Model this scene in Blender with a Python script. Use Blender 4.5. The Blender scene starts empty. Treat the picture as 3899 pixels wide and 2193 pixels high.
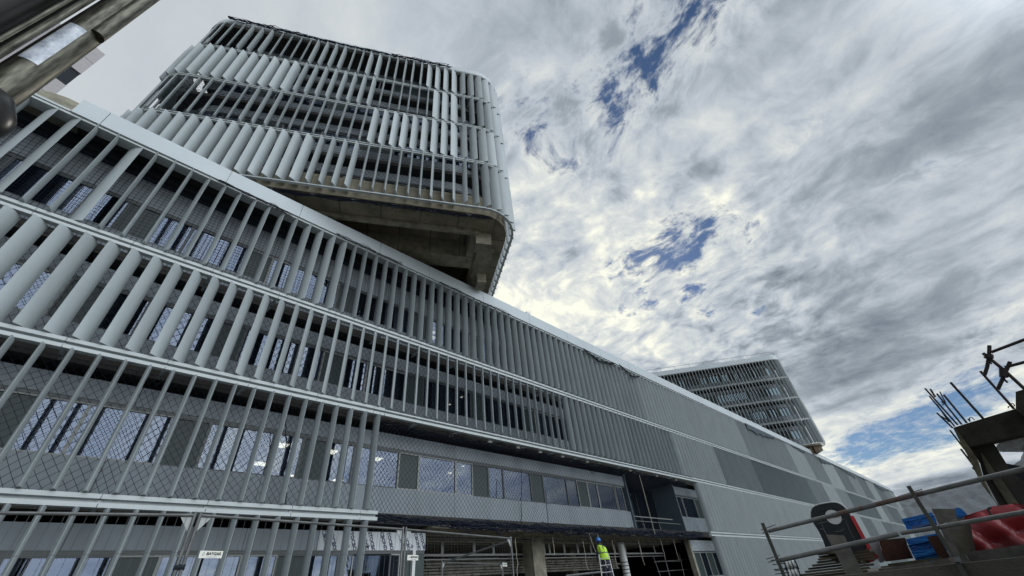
import bpy, bmesh, math, random
from mathutils import Vector, Matrix
random.seed(7)
S = bpy.context.scene
COL = S.collection
R = math.radians
# ---------------------------------------------------------------- camera
EYE = 0.7                      # eye height above the ground
F = 1533.6142; PW, PH = 3899.0, 2193.0
yaw, pit, rol = R(42.8), R(38.16), R(-6.329)
fwd = Vector((math.cos(pit)*math.cos(yaw), math.cos(pit)*math.sin(yaw), math.sin(pit)))
r0 = Vector((math.sin(yaw), -math.cos(yaw), 0)); u0 = r0.cross(fwd)
RT = math.cos(rol)*r0 + math.sin(rol)*u0
UP = -math.sin(rol)*r0 + math.cos(rol)*u0
cam = bpy.data.cameras.new('camera'); camo = bpy.data.objects.new('camera', cam); COL.objects.link(camo)
cam.sensor_width = 36; cam.lens = 36*F/PW; cam.clip_start = 0.05; cam.clip_end = 6000
camo.matrix_world = Matrix(((RT.x, UP.x, -fwd.x, 0), (RT.y, UP.y, -fwd.y, 0), (RT.z, UP.z, -fwd.z, EYE), (0, 0, 0, 1)))
S.camera = camo
def ray(px, py):
    return RT*((px-PW/2)/F) - UP*((py-PH/2)/F) + fwd
def ptR(px, py, r):            # the point a horizontal distance r away
    d = ray(px, py); return d*(r/math.hypot(d.x, d.y)) + Vector((0, 0, EYE))
def ptY(px, py, Y):
    d = ray(px, py); return d*(Y/d.y) + Vector((0, 0, EYE))
def ptZ(px, py, z):
    d = ray(px, py); return d*((z-EYE)/d.z) + Vector((0, 0, EYE))
# ---------------------------------------------------------------- world
SUN_AZ, SUN_EL = 40.0, 36.0
W = bpy.data.worlds.new("World"); S.world = W; W.use_nodes = True
nt = W.node_tree; N = nt.nodes; L = nt.links
for n in list(N): N.remove(n)
def nd(t, **k):
    n = N.new(t)
    for a, v in k.items(): setattr(n, a, v)
    return n
def setin(n, i, v):
    if hasattr(v, 'is_output') or isinstance(v, bpy.types.NodeSocket): L.new(v, n.inputs[i])
    else: n.inputs[i].default_value = v
def mth(op, a, b=0.0, c=None, clamp=False):
    n = nd('ShaderNodeMath', operation=op, use_clamp=clamp); setin(n, 0, a); setin(n, 1, b)
    if c is not None: setin(n, 2, c)
    return n.outputs[0]
def smooth(v, a, b, lo=0.0, hi=1.0):
    n = nd('ShaderNodeMapRange', interpolation_type='SMOOTHSTEP'); setin(n, 0, v)
    n.inputs[1].default_value = a; n.inputs[2].default_value = b; n.inputs[3].default_value = lo; n.inputs[4].default_value = hi
    return n.outputs[0]
def mixc(f, a, b):
    n = nd('ShaderNodeMix', data_type='RGBA'); setin(n, 0, f)
    for i, v in ((6, a), (7, b)):
        if isinstance(v, tuple): n.inputs[i].default_value = (*v, 1)
        else: L.new(v, n.inputs[i])
    return n.outputs[2]
tc = nd('ShaderNodeTexCoord'); sep = nd('ShaderNodeSeparateXYZ'); L.new(tc.outputs['Generated'], sep.inputs[0])
ZO = 0.17                      # flattens the cloud deck near the horizon
zz = mth('ADD', mth('MAXIMUM', sep.outputs[2], 0.0), ZO)
cx = mth('DIVIDE', sep.outputs[0], zz); cy = mth('DIVIDE', sep.outputs[1], zz)
cmb = nd('ShaderNodeCombineXYZ'); L.new(cx, cmb.inputs[0]); L.new(cy, cmb.inputs[1])
P0 = cmb.outputs[0]
def deck(dx, dy):              # display pixel (2576 wide) -> cloud deck coordinates
    d = ray(dx*1.51359, dy*1.51359).normalized(); return Vector((d.x/(d.z+ZO), d.y/(d.z+ZO), 0))
def noise(vec, scale, detail=6, rough=.55, dist=0.0, sc=(1, 1, 1), off=(0, 0, 0), out=0):
    m = nd('ShaderNodeMapping'); L.new(vec, m.inputs[0]); m.inputs['Scale'].default_value = sc; m.inputs['Location'].default_value = off
    n = nd('ShaderNodeTexNoise'); L.new(m.outputs[0], n.inputs['Vector'])
    n.inputs['Scale'].default_value = scale; n.inputs['Detail'].default_value = detail
    n.inputs['Roughness'].default_value = rough; n.inputs['Distortion'].default_value = dist
    return n.outputs[out]
# domain warp so that edges of gaps curl
wv = noise(P0, 2.6, 3, .5, out=1)
vm = nd('ShaderNodeVectorMath', operation='MULTIPLY_ADD'); L.new(wv, vm.inputs[0]); vm.inputs[1].default_value = (.24, .24, 0); L.new(P0, vm.inputs[2])
P1 = vm.outputs[0]
def blob(x0, y0, x1, y1, w, amp, src=None, soft=1.0, wid=1.0):
    """soft elliptical patch in the cloud deck between two directions"""
    a = deck(x0, y0); b = deck(x1, y1); c = (a+b)/2; mid = ((x0+x1)/2, (y0+y1)/2)
    dx, dy = x1-x0, y1-y0; ln = math.hypot(dx, dy) or 1
    q = deck(mid[0]-dy/ln*w, mid[1]+dx/ln*w); ax = (b-a)/2; ha = max(ax.length, 1e-3)
    e = ax.normalized(); hb = abs((q-c).x*(-e.y)+(q-c).y*e.x); hb = max(hb, .008)*wid
    hal = ha + hb*.7
    m = nd('ShaderNodeVectorMath', operation='SUBTRACT'); L.new(src or P1, m.inputs[0]); m.inputs[1].default_value = (c.x+WOFF, c.y+WOFF, 0)
    d1 = nd('ShaderNodeVectorMath', operation='DOT_PRODUCT'); L.new(m.outputs[0], d1.inputs[0]); d1.inputs[1].default_value = (e.x/hal, e.y/hal, 0)
    d2 = nd('ShaderNodeVectorMath', operation='DOT_PRODUCT'); L.new(m.outputs[0], d2.inputs[0]); d2.inputs[1].default_value = (-e.y/hb, e.x/hb, 0)
    s = mth('ADD', mth('MULTIPLY', d1.outputs[1], d1.outputs[1]), mth('MULTIPLY', d2.outputs[1], d2.outputs[1]))
    return mth('MULTIPLY', mth('EXPONENT', mth('MULTIPLY', s, -1.0*soft)), amp)
WOFF = .12                     # mean of the warp noise (0.5*0.24)
def total(lst):
    s = lst[0]
    for t in lst[1:]: s = mth('ADD', s, t)
    return s
gaps = total([blob(*b, wid=2.3) for b in [
 (1600,180,1740,90,48,1.0),(1790,40,1890,-10,32,.9),(1500,255,1590,205,32,.7),(1250,300,1310,285,32,.5),(1430,360,1450,410,16,.5),
 (1390,385,1480,400,22,.35),(1640,670,1690,600,24,1.0),(1690,600,1760,560,20,.8),(1560,650,1650,660,18,.6),(1560,740,1590,760,16,.6),
 (1740,710,1790,750,16,.75),(1780,785,1800,795,12,.6),(1830,600,1880,590,16,.6),(1880,775,1960,785,9,.5),
 (2110,1145,2260,1085,17,.95),(2240,1095,2390,1040,20,1.0),(2290,1135,2420,1095,12,.85),(2440,990,2530,960,26,.85),(2500,830,2600,800,20,.3),
 (2160,1175,2200,1165,10,.6),(1330,300,1370,330,26,.5),(1560,330,1600,300,22,.5),(1640,740,1700,760,18,.6),(1700,640,1720,680,16,.6),(1960,350,2060,290,14,.3),(2250,470,2400,400,12,.2),(1720,1,1780,-30,30,.3)]])
n1 = noise(P1, 3.4, 7, .6, .1, (1.0, .75, 1))
n2 = noise(P1, 10.0, 8, .62, 0, (1.0, .9, 1), (3, 1, 0))
n3 = noise(P0, 1.25, 6, .5, .15, (1.4, .42, 1), (7.3, 2.1, 0))
n4 = noise(P0, 3.3, 5, .5, .1, (1.3, .36, 1), (1.1, 5.2, 0))
n5 = noise(P1, 26.0, 6, .7, 0, (1.0, .7, 1), (5, 3, 0))
gaps = mth('MINIMUM', gaps, 1.0)
namp = smooth(sep.outputs[2], .14, .5, 2.0, 4.8)
g = mth('ADD', mth('MULTIPLY', gaps, smooth(sep.outputs[2], .14, .5, 1.5, 1.25)), mth('MULTIPLY', mth('SUBTRACT', n2, .5), namp))
g = mth('ADD', g, mth('MULTIPLY', mth('SUBTRACT', n1, .5), 1.3))
g = mth('ADD', g, mth('MULTIPLY', mth('SUBTRACT', n5, .5), mth('MULTIPLY', namp, .72)))
g = mth('MULTIPLY', g, smooth(gaps, .0, .25))
gap = smooth(g, .5, 1.7)
edge = smooth(g, -.4, .7)    # thin bright cloud round the gaps
glow = total([blob(*b, src=P0, soft=.8) for b in [
 (1290,700,1420,1000,120,.75),(1400,780,1600,850,100,.70),(1560,560,1760,700,130,.42),(1250,500,1500,900,260,.35),(2080,1090,2200,1140,60,.6),
 (2200,1190,2480,1130,60,.45),(2150,1160,2250,1230,50,.4),(2400,1080,2600,1020,40,.4),(1400,250,1600,350,130,.2),(1850,700,2300,650,90,.15),(1650,840,1960,800,40,.3),(2200,1050,2400,980,40,.35)]])
dark = total([blob(*b, src=P0, soft=.8) for b in [
 (1880,850,2250,820,110,.75),(2150,920,2500,830,70,.45),(1700,870,1880,880,60,.3),(1980,640,2130,590,45,.5),(2060,690,2250,640,40,.35),(1900,660,2050,640,30,.4),
 (2180,760,2500,690,45,.4),(1150,170,1250,150,60,.3),(2100,980,2300,950,22,.5),(2250,1215,2500,1180,26,.5),(2300,1130,2480,1090,8,.2),
 (2350,560,2600,440,50,.3),(1900,300,2200,240,50,.2),(1400,480,1550,560,60,.2),(1550,950,1650,900,20,.2)]])
sh = mth('ADD', mth('MULTIPLY', mth('SUBTRACT', n3, .5), 1.35), mth('MULTIPLY', mth('SUBTRACT', n4, .5), 1.15))
sh = mth('ADD', sh, mth('MULTIPLY', mth('SUBTRACT', n2, .5), .75))
puff = total([blob(*b, src=P0, soft=.7) for b in [(1300,350,1850,700,330,1.0),(1350,700,1900,800,150,.8)]])
n6 = noise(P1, 8.5, 8, .58, 0, (1, .85, 1), (9, 2, 0)); n7 = noise(P1, 19.0, 6, .6, 0, (1, .85, 1), (2, 8, 0))
pf = mth('ADD', mth('MULTIPLY', mth('SUBTRACT', n6, .5), 2.4), mth('MULTIPLY', mth('SUBTRACT', n7, .5), 1.1))
puff = mth('MINIMUM', puff, 1.0)
sh = mth('ADD', mth('MULTIPLY', sh, mth('SUBTRACT', 1.0, mth('MULTIPLY', puff, .75))), mth('MULTIPLY', pf, mth('MULTIPLY', puff, .72)))
br = mth('ADD', mth('SUBTRACT', mth('ADD', .53, sh), mth('MULTIPLY', dark, .34)), mth('MULTIPLY', mth('MULTIPLY', glow, smooth(n1, .3, .68)), .5))
br = mth('ADD', br, mth('MULTIPLY', edge, .16))
# left part of the sky is a smooth veil: fade the modelling there
veil = smooth(cx, .55, -.35)
br = mth('ADD', mth('MULTIPLY', br, mth('SUBTRACT', 1.0, mth('MULTIPLY', veil, .9))), mth('MULTIPLY', veil, .50))
ramp = nd('ShaderNodeValToRGB'); L.new(br, ramp.inputs[0]); cr = ramp.color_ramp
cr.elements[0].position = 0; cr.elements[0].color = (.17, .205, .25, 1)
cr.elements[1].position = 1; cr.elements[1].color = (.93, .93, .80, 1)
for p, c in ((.28, (.30, .345, .39)), (.5, (.47, .52, .575)), (.75, (.66, .69, .68))):
    e = cr.elements.new(p); e.color = (*c, 1)
sky = nd('ShaderNodeTexSky', sky_type='NISHITA'); sky.sun_disc = False
sky.sun_elevation = R(SUN_EL); sky.sun_rotation = R(90-SUN_AZ); sky.air_density = 1.0; sky.dust_density = .3; sky.ozone_density = 6.0
bg1 = nd('ShaderNodeBackground'); L.new(sky.outputs[0], bg1.inputs[0]); bg1.inputs[1].default_value = .066
bg2 = nd('ShaderNodeBackground'); L.new(ramp.outputs[0], bg2.inputs[0])
# unbroken deck behind the photographer; unseen bright lobe added there to light the facades
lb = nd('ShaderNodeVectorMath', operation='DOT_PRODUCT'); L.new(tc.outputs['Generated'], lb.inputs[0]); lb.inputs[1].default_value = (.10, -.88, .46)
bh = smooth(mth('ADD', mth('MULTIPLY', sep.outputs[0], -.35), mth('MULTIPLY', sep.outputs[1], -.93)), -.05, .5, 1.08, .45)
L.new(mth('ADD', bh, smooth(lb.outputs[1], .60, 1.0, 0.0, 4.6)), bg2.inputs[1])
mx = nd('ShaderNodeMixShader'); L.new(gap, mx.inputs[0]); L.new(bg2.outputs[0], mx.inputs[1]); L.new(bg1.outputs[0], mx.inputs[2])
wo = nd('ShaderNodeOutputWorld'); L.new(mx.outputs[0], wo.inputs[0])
# ---------------------------------------------------------------- sun behind the cloud
sl = bpy.data.lights.new('sun', 'SUN'); sl.energy = .9; sl.angle = R(14); sl.color = (1, .95, .86)
so = bpy.data.objects.new('sun', sl); COL.objects.link(so)
sd = Vector((math.cos(R(SUN_EL))*math.cos(R(SUN_AZ)), math.cos(R(SUN_EL))*math.sin(R(SUN_AZ)), math.sin(R(SUN_EL))))
so.rotation_euler = sd.to_track_quat('Z', 'Y').to_euler()
S.view_settings.view_transform = 'Standard'; S.view_settings.look = 'None'
S.view_settings.exposure = 0.0; S.view_settings.gamma = 1.0
# ---------------------------------------------------------------- helpers
def tag(o, label, cat, group=None):
    o['label'] = label; o['category'] = cat
    if group: o['group'] = group
    return o
def empty(name, loc=(0, 0, 0)):
    o = bpy.data.objects.new(name, None); o.location = loc; COL.objects.link(o); return o
def link(name, me, m, parent=None, loc=None):
    if m is not None and not me.materials: me.materials.append(m)
    o = bpy.data.objects.new(name, me); COL.objects.link(o)
    if parent is not None:
        o.parent = parent
        if parent.type == 'EMPTY': o.matrix_parent_inverse = Matrix.Translation(-parent.location)
    if loc is not None: o.location = loc
    return o
class MB:
    def __init__(s): s.v = []; s.f = []
    def add(s, vs, fs):
        b = len(s.v); s.v += [tuple(v) for v in vs]; s.f += [tuple(i+b for i in f) for f in fs]; return s
    def box(s, x0, x1, y0, y1, z0, z1):
        return s.obox(Vector(((x0+x1)/2, (y0+y1)/2, (z0+z1)/2)), Vector(((x1-x0)/2, 0, 0)), Vector((0, (y1-y0)/2, 0)), Vector((0, 0, (z1-z0)/2)))
    def obox(s, c, a, b, d):
        vs = [c+a*i+b*j+d*k for k in (-1, 1) for j in (-1, 1) for i in (-1, 1)]
        return s.add(vs, [(0, 2, 3, 1), (4, 5, 7, 6), (0, 1, 5, 4), (2, 6, 7, 3), (0, 4, 6, 2), (1, 3, 7, 5)])
    def bar(s, p, q, w, t, up=Vector((0, 0, 1))):
        p = Vector(p); q = Vector(q); d = (q-p); x = d.cross(up)
        if x.length < 1e-6: x = d.cross(Vector((1, 0, 0)))
        x.normalize(); y = x.cross(d).normalized()
        return s.obox((p+q)/2, d/2, x*w/2, y*t/2)
    def tube(s, pts, r, n=8, cap=True):
        pts = [Vector(p) for p in pts]; rr = r if isinstance(r, (list, tuple)) else [r]*len(pts); b = len(s.v); pu = None
        for i, p in enumerate(pts):
            d = (pts[min(i+1, len(pts)-1)]-pts[max(i-1, 0)]).normalized()
            if pu is None:
                pu = d.cross(Vector((0, 0, 1)))
                if pu.length < .05: pu = d.cross(Vector((1, 0, 0)))
            pu = (pu - d*pu.dot(d)).normalized(); w = d.cross(pu)
            for k in range(n):
                a = 2*math.pi*k/n; s.v.append(tuple(p+(pu*math.cos(a)+w*math.sin(a))*rr[i]))
        for i in range(len(pts)-1):
            for k in range(n):
                k2 = (k+1) % n; s.f.append((b+i*n+k, b+i*n+k2, b+(i+1)*n+k2, b+(i+1)*n+k))
        if cap: s.f.append(tuple(b+k for k in range(n))[::-1]); s.f.append(tuple(b+(len(pts)-1)*n+k for k in range(n)))
        return s
    def prism(s, poly, o, ax, ay, az, t):     # 2-D outline swept by t along az
        n = len(poly); vs = [o+ax*x+ay*y for x, y in poly]+[o+ax*x+ay*y+az*t for x, y in poly]
        fs = [tuple(range(n)), tuple(range(n, 2*n))[::-1]]+[(i, i+n, (i+1) % n+n, (i+1) % n) for i in range(n)]
        return s.add(vs, fs)
    def mesh(s, name, sm=False, ang=35):
        me = bpy.data.meshes.new(name); me.from_pydata(s.v, [], s.f)
        b = bmesh.new(); b.from_mesh(me); bmesh.ops.recalc_face_normals(b, faces=b.faces); b.to_mesh(me); b.free()
        if sm:
            me.shade_smooth(); me.set_sharp_from_angle(angle=R(ang))
        return me
    def build(s, name, m, parent=None, sm=False, ang=35): return link(name, s.mesh(name, sm, ang), m, parent)
def mat(name, col, rough=.6, metal=0.0, spec=.5, var=.0, vs=3.0, bump=0.0, bs=40.0, coat=0.0, col2=None, stretch=(1, 1, 1), emis=None, dirt=0):
    m = bpy.data.materials.new(name); m.use_nodes = True; t = m.node_tree; b = t.nodes['Principled BSDF']
    b.inputs['Base Color'].default_value = (*col, 1); b.inputs['Roughness'].default_value = rough; b.inputs['Metallic'].default_value = metal
    b.inputs['Specular IOR Level'].default_value = spec; b.inputs['Coat Weight'].default_value = coat
    if emis: b.inputs['Emission Color'].default_value = (*emis[0], 1); b.inputs['Emission Strength'].default_value = emis[1]
    def tex(scale, det=5):
        c = t.nodes.new('ShaderNodeTexCoord'); mp = t.nodes.new('ShaderNodeMapping'); mp.inputs['Scale'].default_value = stretch
        n = t.nodes.new('ShaderNodeTexNoise'); n.inputs['Scale'].default_value = scale; n.inputs['Detail'].default_value = det; n.inputs['Roughness'].default_value = .6
        t.links.new(c.outputs['Object'], mp.inputs[0]); t.links.new(mp.outputs[0], n.inputs['Vector']); return n
    if var or col2:
        n = tex(vs); cr = t.nodes.new('ShaderNodeValToRGB'); c2 = col2 or tuple(min(1, c*(1+var)) for c in col); c1 = col if col2 else tuple(c*(1-var) for c in col)
        cr.color_ramp.elements[0].position = .35; cr.color_ramp.elements[1].position = .65
        cr.color_ramp.elements[0].color = (*c1, 1); cr.color_ramp.elements[1].color = (*c2, 1)
        t.links.new(n.outputs[0], cr.inputs[0]); t.links.new(cr.outputs[0], b.inputs['Base Color'])
    if bump:
        n = tex(bs, 3); bp = t.nodes.new('ShaderNodeBump'); bp.inputs['Strength'].default_value = bump; bp.inputs['Distance'].default_value = .02
        t.links.new(n.outputs[0], bp.inputs['Height']); t.links.new(bp.outputs[0], b.inputs['Normal'])
    return m
M = dict(
 fin=mat('coated_aluminium', (.37, .415, .43), .42, 0, .5, .08, 1.3, stretch=(1, 1, .3)),
 rail=mat('rail_aluminium', (.41, .45, .46), .38, 0, .5, .04, 1.5),
 cap=mat('parapet_aluminium', (.45, .50, .53), .36, 0, .5, .05, .35),
 panel=mat('fibre_cement_panel', (.225, .255, .28), .6, 0, .4, .10, .8, stretch=(1.5, 1, .35)),
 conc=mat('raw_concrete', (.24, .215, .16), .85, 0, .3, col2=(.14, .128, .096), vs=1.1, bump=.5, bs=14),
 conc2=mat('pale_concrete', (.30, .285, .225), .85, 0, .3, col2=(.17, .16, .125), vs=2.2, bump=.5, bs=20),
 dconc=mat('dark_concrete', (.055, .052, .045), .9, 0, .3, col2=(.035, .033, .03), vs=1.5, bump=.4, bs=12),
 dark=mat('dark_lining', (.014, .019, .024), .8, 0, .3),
 frame=mat('dark_window_frame', (.055, .065, .07), .4, 0, .5),
 lframe=mat('grey_window_frame', (.26, .27, .26), .45, 0, .5),
 opaque=mat('dark_glass_panel', (.03, .045, .045), .45, 0, .4),
 net=mat('navy_net_cord', (.012, .018, .035), .8, 0, .3),
 steel=mat('galvanised_steel', (.15, .155, .155), .5, .6, .5, .2, 6),
 rusty=mat('rusty_tube', (.10, .055, .04), .6, .2, .4, col2=(.11, .13, .14), vs=7, stretch=(1, 1, 1)),
 rebar=mat('rusty_rebar', (.035, .028, .028), .8, .2, .3),
 white=mat('white_steel', (.55, .57, .56), .5, 0, .5, .08, 4),
 rope=mat('pale_rope', (.36, .34, .28), .9),
 lamp=mat('ceiling_lamp', (.8, .8, .7), .5, emis=((1.0, .80, .50), 6)),
 ground=mat('site_ground', (.22, .21, .19), .95, 0, .2, .2, .6, bump=.6, bs=4),
)
_t = M['fin'].node_tree; _b = _t.nodes['Principled BSDF']; _l = _b.inputs['Base Color'].links[0]; _src = _l.from_socket
_oi = _t.nodes.new('ShaderNodeObjectInfo'); _mr = _t.nodes.new('ShaderNodeMapRange'); _mr.inputs[3].default_value = .90; _mr.inputs[4].default_value = 1.08
_t.links.new(_oi.outputs['Random'], _mr.inputs[0]); _vm = _t.nodes.new('ShaderNodeVectorMath'); _vm.operation = 'SCALE'; _t.links.new(_src, _vm.inputs[0]); _t.links.new(_mr.outputs[0], _vm.inputs['Scale']); _t.links.new(_vm.outputs[0], _b.inputs['Base Color'])
def glassmat(name, tint, fac, gcol):
    m = bpy.data.materials.new(name); m.use_nodes = True; t = m.node_tree; t.nodes.clear()
    o = t.nodes.new('ShaderNodeOutputMaterial'); mx = t.nodes.new('ShaderNodeMixShader'); g = t.nodes.new('ShaderNodeBsdfGlossy'); tr = t.nodes.new('ShaderNodeBsdfTransparent')
    g.inputs[0].default_value = (*gcol, 1); g.inputs['Roughness'].default_value = .025; tr.inputs[0].default_value = (*tint, 1)
    lw = t.nodes.new('ShaderNodeLayerWeight'); lw.inputs[0].default_value = .35
    mr = t.nodes.new('ShaderNodeMapRange'); mr.inputs[3].default_value = fac; mr.inputs[4].default_value = min(1, fac+.45)
    n = t.nodes.new('ShaderNodeTexNoise'); n.inputs['Scale'].default_value = .4; n.inputs['Detail'].default_value = 0; c = t.nodes.new('ShaderNodeTexCoord'); bp = t.nodes.new('ShaderNodeBump')
    bp.inputs['Strength'].default_value = .03; bp.inputs['Distance'].default_value = .02
    t.links.new(c.outputs['Object'], n.inputs['Vector']); t.links.new(n.outputs[0], bp.inputs['Height']); t.links.new(bp.outputs[0], g.inputs['Normal'])
    t.links.new(lw.outputs['Fresnel'], mr.inputs[0]); t.links.new(mr.outputs[0], mx.inputs[0]); t.links.new(tr.outputs[0], mx.inputs[1]); t.links.new(g.outputs[0], mx.inputs[2]); t.links.new(mx.outputs[0], o.inputs[0])
    return m
M['glass'] = glassmat('solar_glass', (.40, .45, .52), .15, (.42, .48, .60))
M['dglass'] = glassmat('dark_glass', (.10, .13, .14), .30, (.30, .42, .48))
def textmesh(body, size, ext=.001, shear=0.0, bold=0.0):
    c = bpy.data.curves.new('lettering', 'FONT'); c.body = body; c.size = size; c.extrude = ext; c.align_x = 'CENTER'; c.align_y = 'CENTER'; c.shear = shear; c.offset = bold; c.resolution_u = 3
    o = bpy.data.objects.new('lettering', c); COL.objects.link(o); dg = bpy.context.evaluated_depsgraph_get(); dg.update()
    me = bpy.data.meshes.new_from_object(o.evaluated_get(dg)); bpy.data.objects.remove(o); me.materials.clear(); return me
def struct(o): o['kind'] = 'structure'; return o
# ---------------------------------------------------------------- ground and hill
g = MB(); g.add([(-1500, -1500, 0), (1500, -1500, 0), (1500, 1500, 0), (-1500, 1500, 0)], [(0, 1, 2, 3)]); struct(g.build('ground', M['ground']))
def hill(name, r, prof, depth, col, seed):
    rnd = random.Random(seed); b = MB(); a0, a1 = prof[0][0], prof[-1][0]; n = 260; rows = 16
    def ht(a):
        for (p, h), (q, k) in zip(prof, prof[1:]):
            if p <= a <= q: f = (a-p)/(q-p); f = f*f*(3-2*f); return h+(k-h)*f
        return prof[-1][1]
    for j in range(rows+1):
        for i in range(n+1):
            a = a0+(a1-a0)*i/n; v = j/rows; rr = r-depth*(1-v); z = EYE+ht(a)*r*math.sin(v*math.pi/2)
            z += (rnd.random()-.5)*r*.0035*(.3+v)+math.sin(a*9+j)*r*.0012
            b.v.append((rr*math.cos(R(a)), rr*math.sin(R(a)), max(z, -1) if j else -2))
    for j in range(rows):
        for i in range(n): k = j*(n+1)+i; b.f.append((k, k+1, k+n+2, k+n+1))
    m = mat(name+'_woodland', col, .95, 0, .1, col2=tuple(c*1.55 for c in col), vs=.012*900/r*2, bump=1, bs=.08)
    return struct(b.build(name, m))
hill('hills', 900, [(-60, .11), (-30, .13), (-14, .135), (-8, .128), (-5, .108), (-3, .09), (-.7, .0835), (2, .0815), (4, .081), (5.6, .0795), (9, .071), (14, .055), (22, .04), (50, .03)], 500, (.085, .095, .105), 3)
# ---------------------------------------------------------------- louvre blades
CH, TH, PIT = .60, .13, .646
def lens():
    p = []; n = 7
    for i in range(n+1): t = -1+2*i/n; p.append((TH/2*(1-t*t)+.004, t*CH/2))
    for i in range(n+1): t = 1-2*i/n; p.append((-TH/2*(1-t*t)-.004, t*CH/2))
    return p
LENS = lens()
FINM = {}
def finmesh(h):
    k = round(h, 3)
    if k not in FINM:
        b = MB(); b.prism(LENS, Vector((0, 0, 0)), Vector((1, 0, 0)), Vector((0, 1, 0)), Vector((0, 0, 1)), h)
        me = b.mesh('louvre_blade', True, 40); me.materials.append(M['fin']); FINM[k] = me
    return FINM[k]
def place_fins(lst, root):
    """lst: (x, y, z, height, blade azimuth deg); the 100 nearest become parts, the rest one part"""
    eye = Vector((0, 0, EYE)); lst = sorted(lst, key=lambda f: (Vector((f[0], f[1], f[2]+f[3]/2))-eye).length/f[3])
    for x, y, z, h, a in lst[:100]:
        o = link('louvre_blade', finmesh(h), None, root); o.parent = root; o.matrix_parent_inverse = Matrix(); o.location = Vector((x, y, z))-root.location; o.rotation_euler = (0, 0, R(a-90))
    b = MB()
    for x, y, z, h, a in lst[100:]:
        c, s = math.cos(R(a-90)), math.sin(R(a-90)); o = Vector((x, y, z))
        b.prism(LENS, o, Vector((c, s, 0)), Vector((-s, c, 0)), Vector((0, 0, 1)), h)
    if b.v: o = b.build('louvre_blades', M['fin'], root, True, 40); o['kind'] = 'stuff'
# ---------------------------------------------------------------- podium
Y0, YW = 17.0, 18.4
def Z(rel): return rel+EYE
ZP1, ZP0, Z1, Z2, Z3 = Z(17.5), Z(16.6), Z(11.77), Z(7.57), Z(3.32)
pod = empty('podium_building', (0, Y0, 0))
tag(pod, 'long low grey hospital block wrapped in rows of vertical louvre blades', 'building')
XL = .5*17.03            # the lower screen stops here and starts again at XR
XR = 2.325*17
XE = 10.16*17
def fx(k): return (-.0012+.038*k)*17
rowA, rowB, rowC, rowD = [], [], [], []
def ang(row, x, k):
    va = math.degrees(math.atan2(Y0, x))
    if row == 'A':
        if k in (-10, -9): return 128
        if k == -6: return 132
        if x < -1.5: return 92
        if x < 1.8: return 104
        if x < 5.6: return 112 if x > 3 else 104
        if x < 14: return 92
        if x < 34: return 88
        if x < 58: return 98
        return [82, 84, 102, 82, 106, 72, 92, 68][int((x-58)/9.5) % 8] if x < 134 else [100, 62, 84][int(x/11) % 3]
    if row == 'B':
        if x < 3.5: return 52
        if x < 22.5: return 57
        if x < 30: return 80
        if x < 38: return 74
        if x < 47: return 94
        if x < 57: return 66
        if x < 80: return 46
        return [72, 104, 88, 48, 48, 46, 104, 74, 48, 52, 96][int((x-80)/8) % 11]
    if row == 'C':
        if x < XL+1: return 90
        if x < 74: return 101
        return [72, 78, 104, 66, 96, 60][int((x-74)/10) % 6]
    if x < XL+1: return 90
    return 98 if x < 84 else [70, 96, 64][int(x/10) % 3]
fins = []
for k in range(-22, 268):
    x = fx(k)
    if x > XE: break
    fins.append((x, Y0, Z1+.20, ZP0-Z1-.20, ang('A', x, k)))
    fins.append((x, Y0, Z2+.20, Z1-.17-Z2-.23, ang('B', x, k)))
    if x < XL or x > XR:
        fins.append((x, Y0, Z3+.20, Z2-.17-Z3-.23, ang('C', x, k)))
        fins.append((x, Y0, .15, Z3-.17-.18, ang('D', x, k)))
place_fins(fins, pod)
def railrun(x0, x1, z, root, top=True, bot=True, step=4*PIT, off=fx(0)+.6*PIT):
    b = MB(); xs = [x0]; k = math.ceil((x0-off)/step)
    while off+k*step < x1-.3:
        if off+k*step > x0+.3: xs.append(off+k*step)
        k += 1
    xs.append(x1)
    for a, c in zip(xs, xs[1:]):
        if top: b.box(a+.008, c-.008, 16.89, 17.10, z+.05, z+.17)
        if bot: b.box(a+.008, c-.008, 16.89, 17.10, z-.17, z-.05)
        b.box(a+.03, c-.03, 17.04, 17.09, z-.05, z+.05)
    for a in xs[1:-1]: b.box(a-.05, a+.05, 17.0, 18.35, z-.06, z+.03)
    return b.build('rail', M['rail'], root)
railrun(-14.2, XE, Z1, pod); railrun(-14.2, XL+.15, Z2, pod); railrun(XL+.16, XR-.1, Z2-.0, pod, top=False); railrun(XR-.09, XE, Z2, pod)
# upper flange of the middle part carries the blades of row B
b = MB(); b.box(XL+.16, XR-.1, 16.89, 17.10, Z2+.05, Z2+.12); b.build('rail', M['rail'], pod)
railrun(-14.2, XL+.35, Z3, pod); railrun(XR-.2, XE, Z3, pod)
# parapet
b = MB(); pj = [-6.02, -5.16, -.69, 2.64, 7.15, 10.53, 14.99, 19.6, 24.1, 28.6, 33.2, 38.2, 43.0, 47.72]
while pj[-1] < XE-5: pj.append(pj[-1]+4.55)
pj[-1] = XE-.4
for a, c in zip(pj, pj[1:]): b.box(a+.012, c-.012, 16.70, 17.35, ZP0, ZP1)
b.box(pj[0]+.05, pj[-1]-.05, 16.76, 17.3, ZP0+.03, ZP1-.03); b.build('parapet', M['cap'], pod)
b = MB(); b.box(-14.2, -6.04, 16.74, 17.3, ZP0, ZP0+.10); b.box(-14.2, XE, 16.78, 17.26, ZP0-.12, ZP0-.02); b.build('rail', M['rail'], pod)
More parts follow.
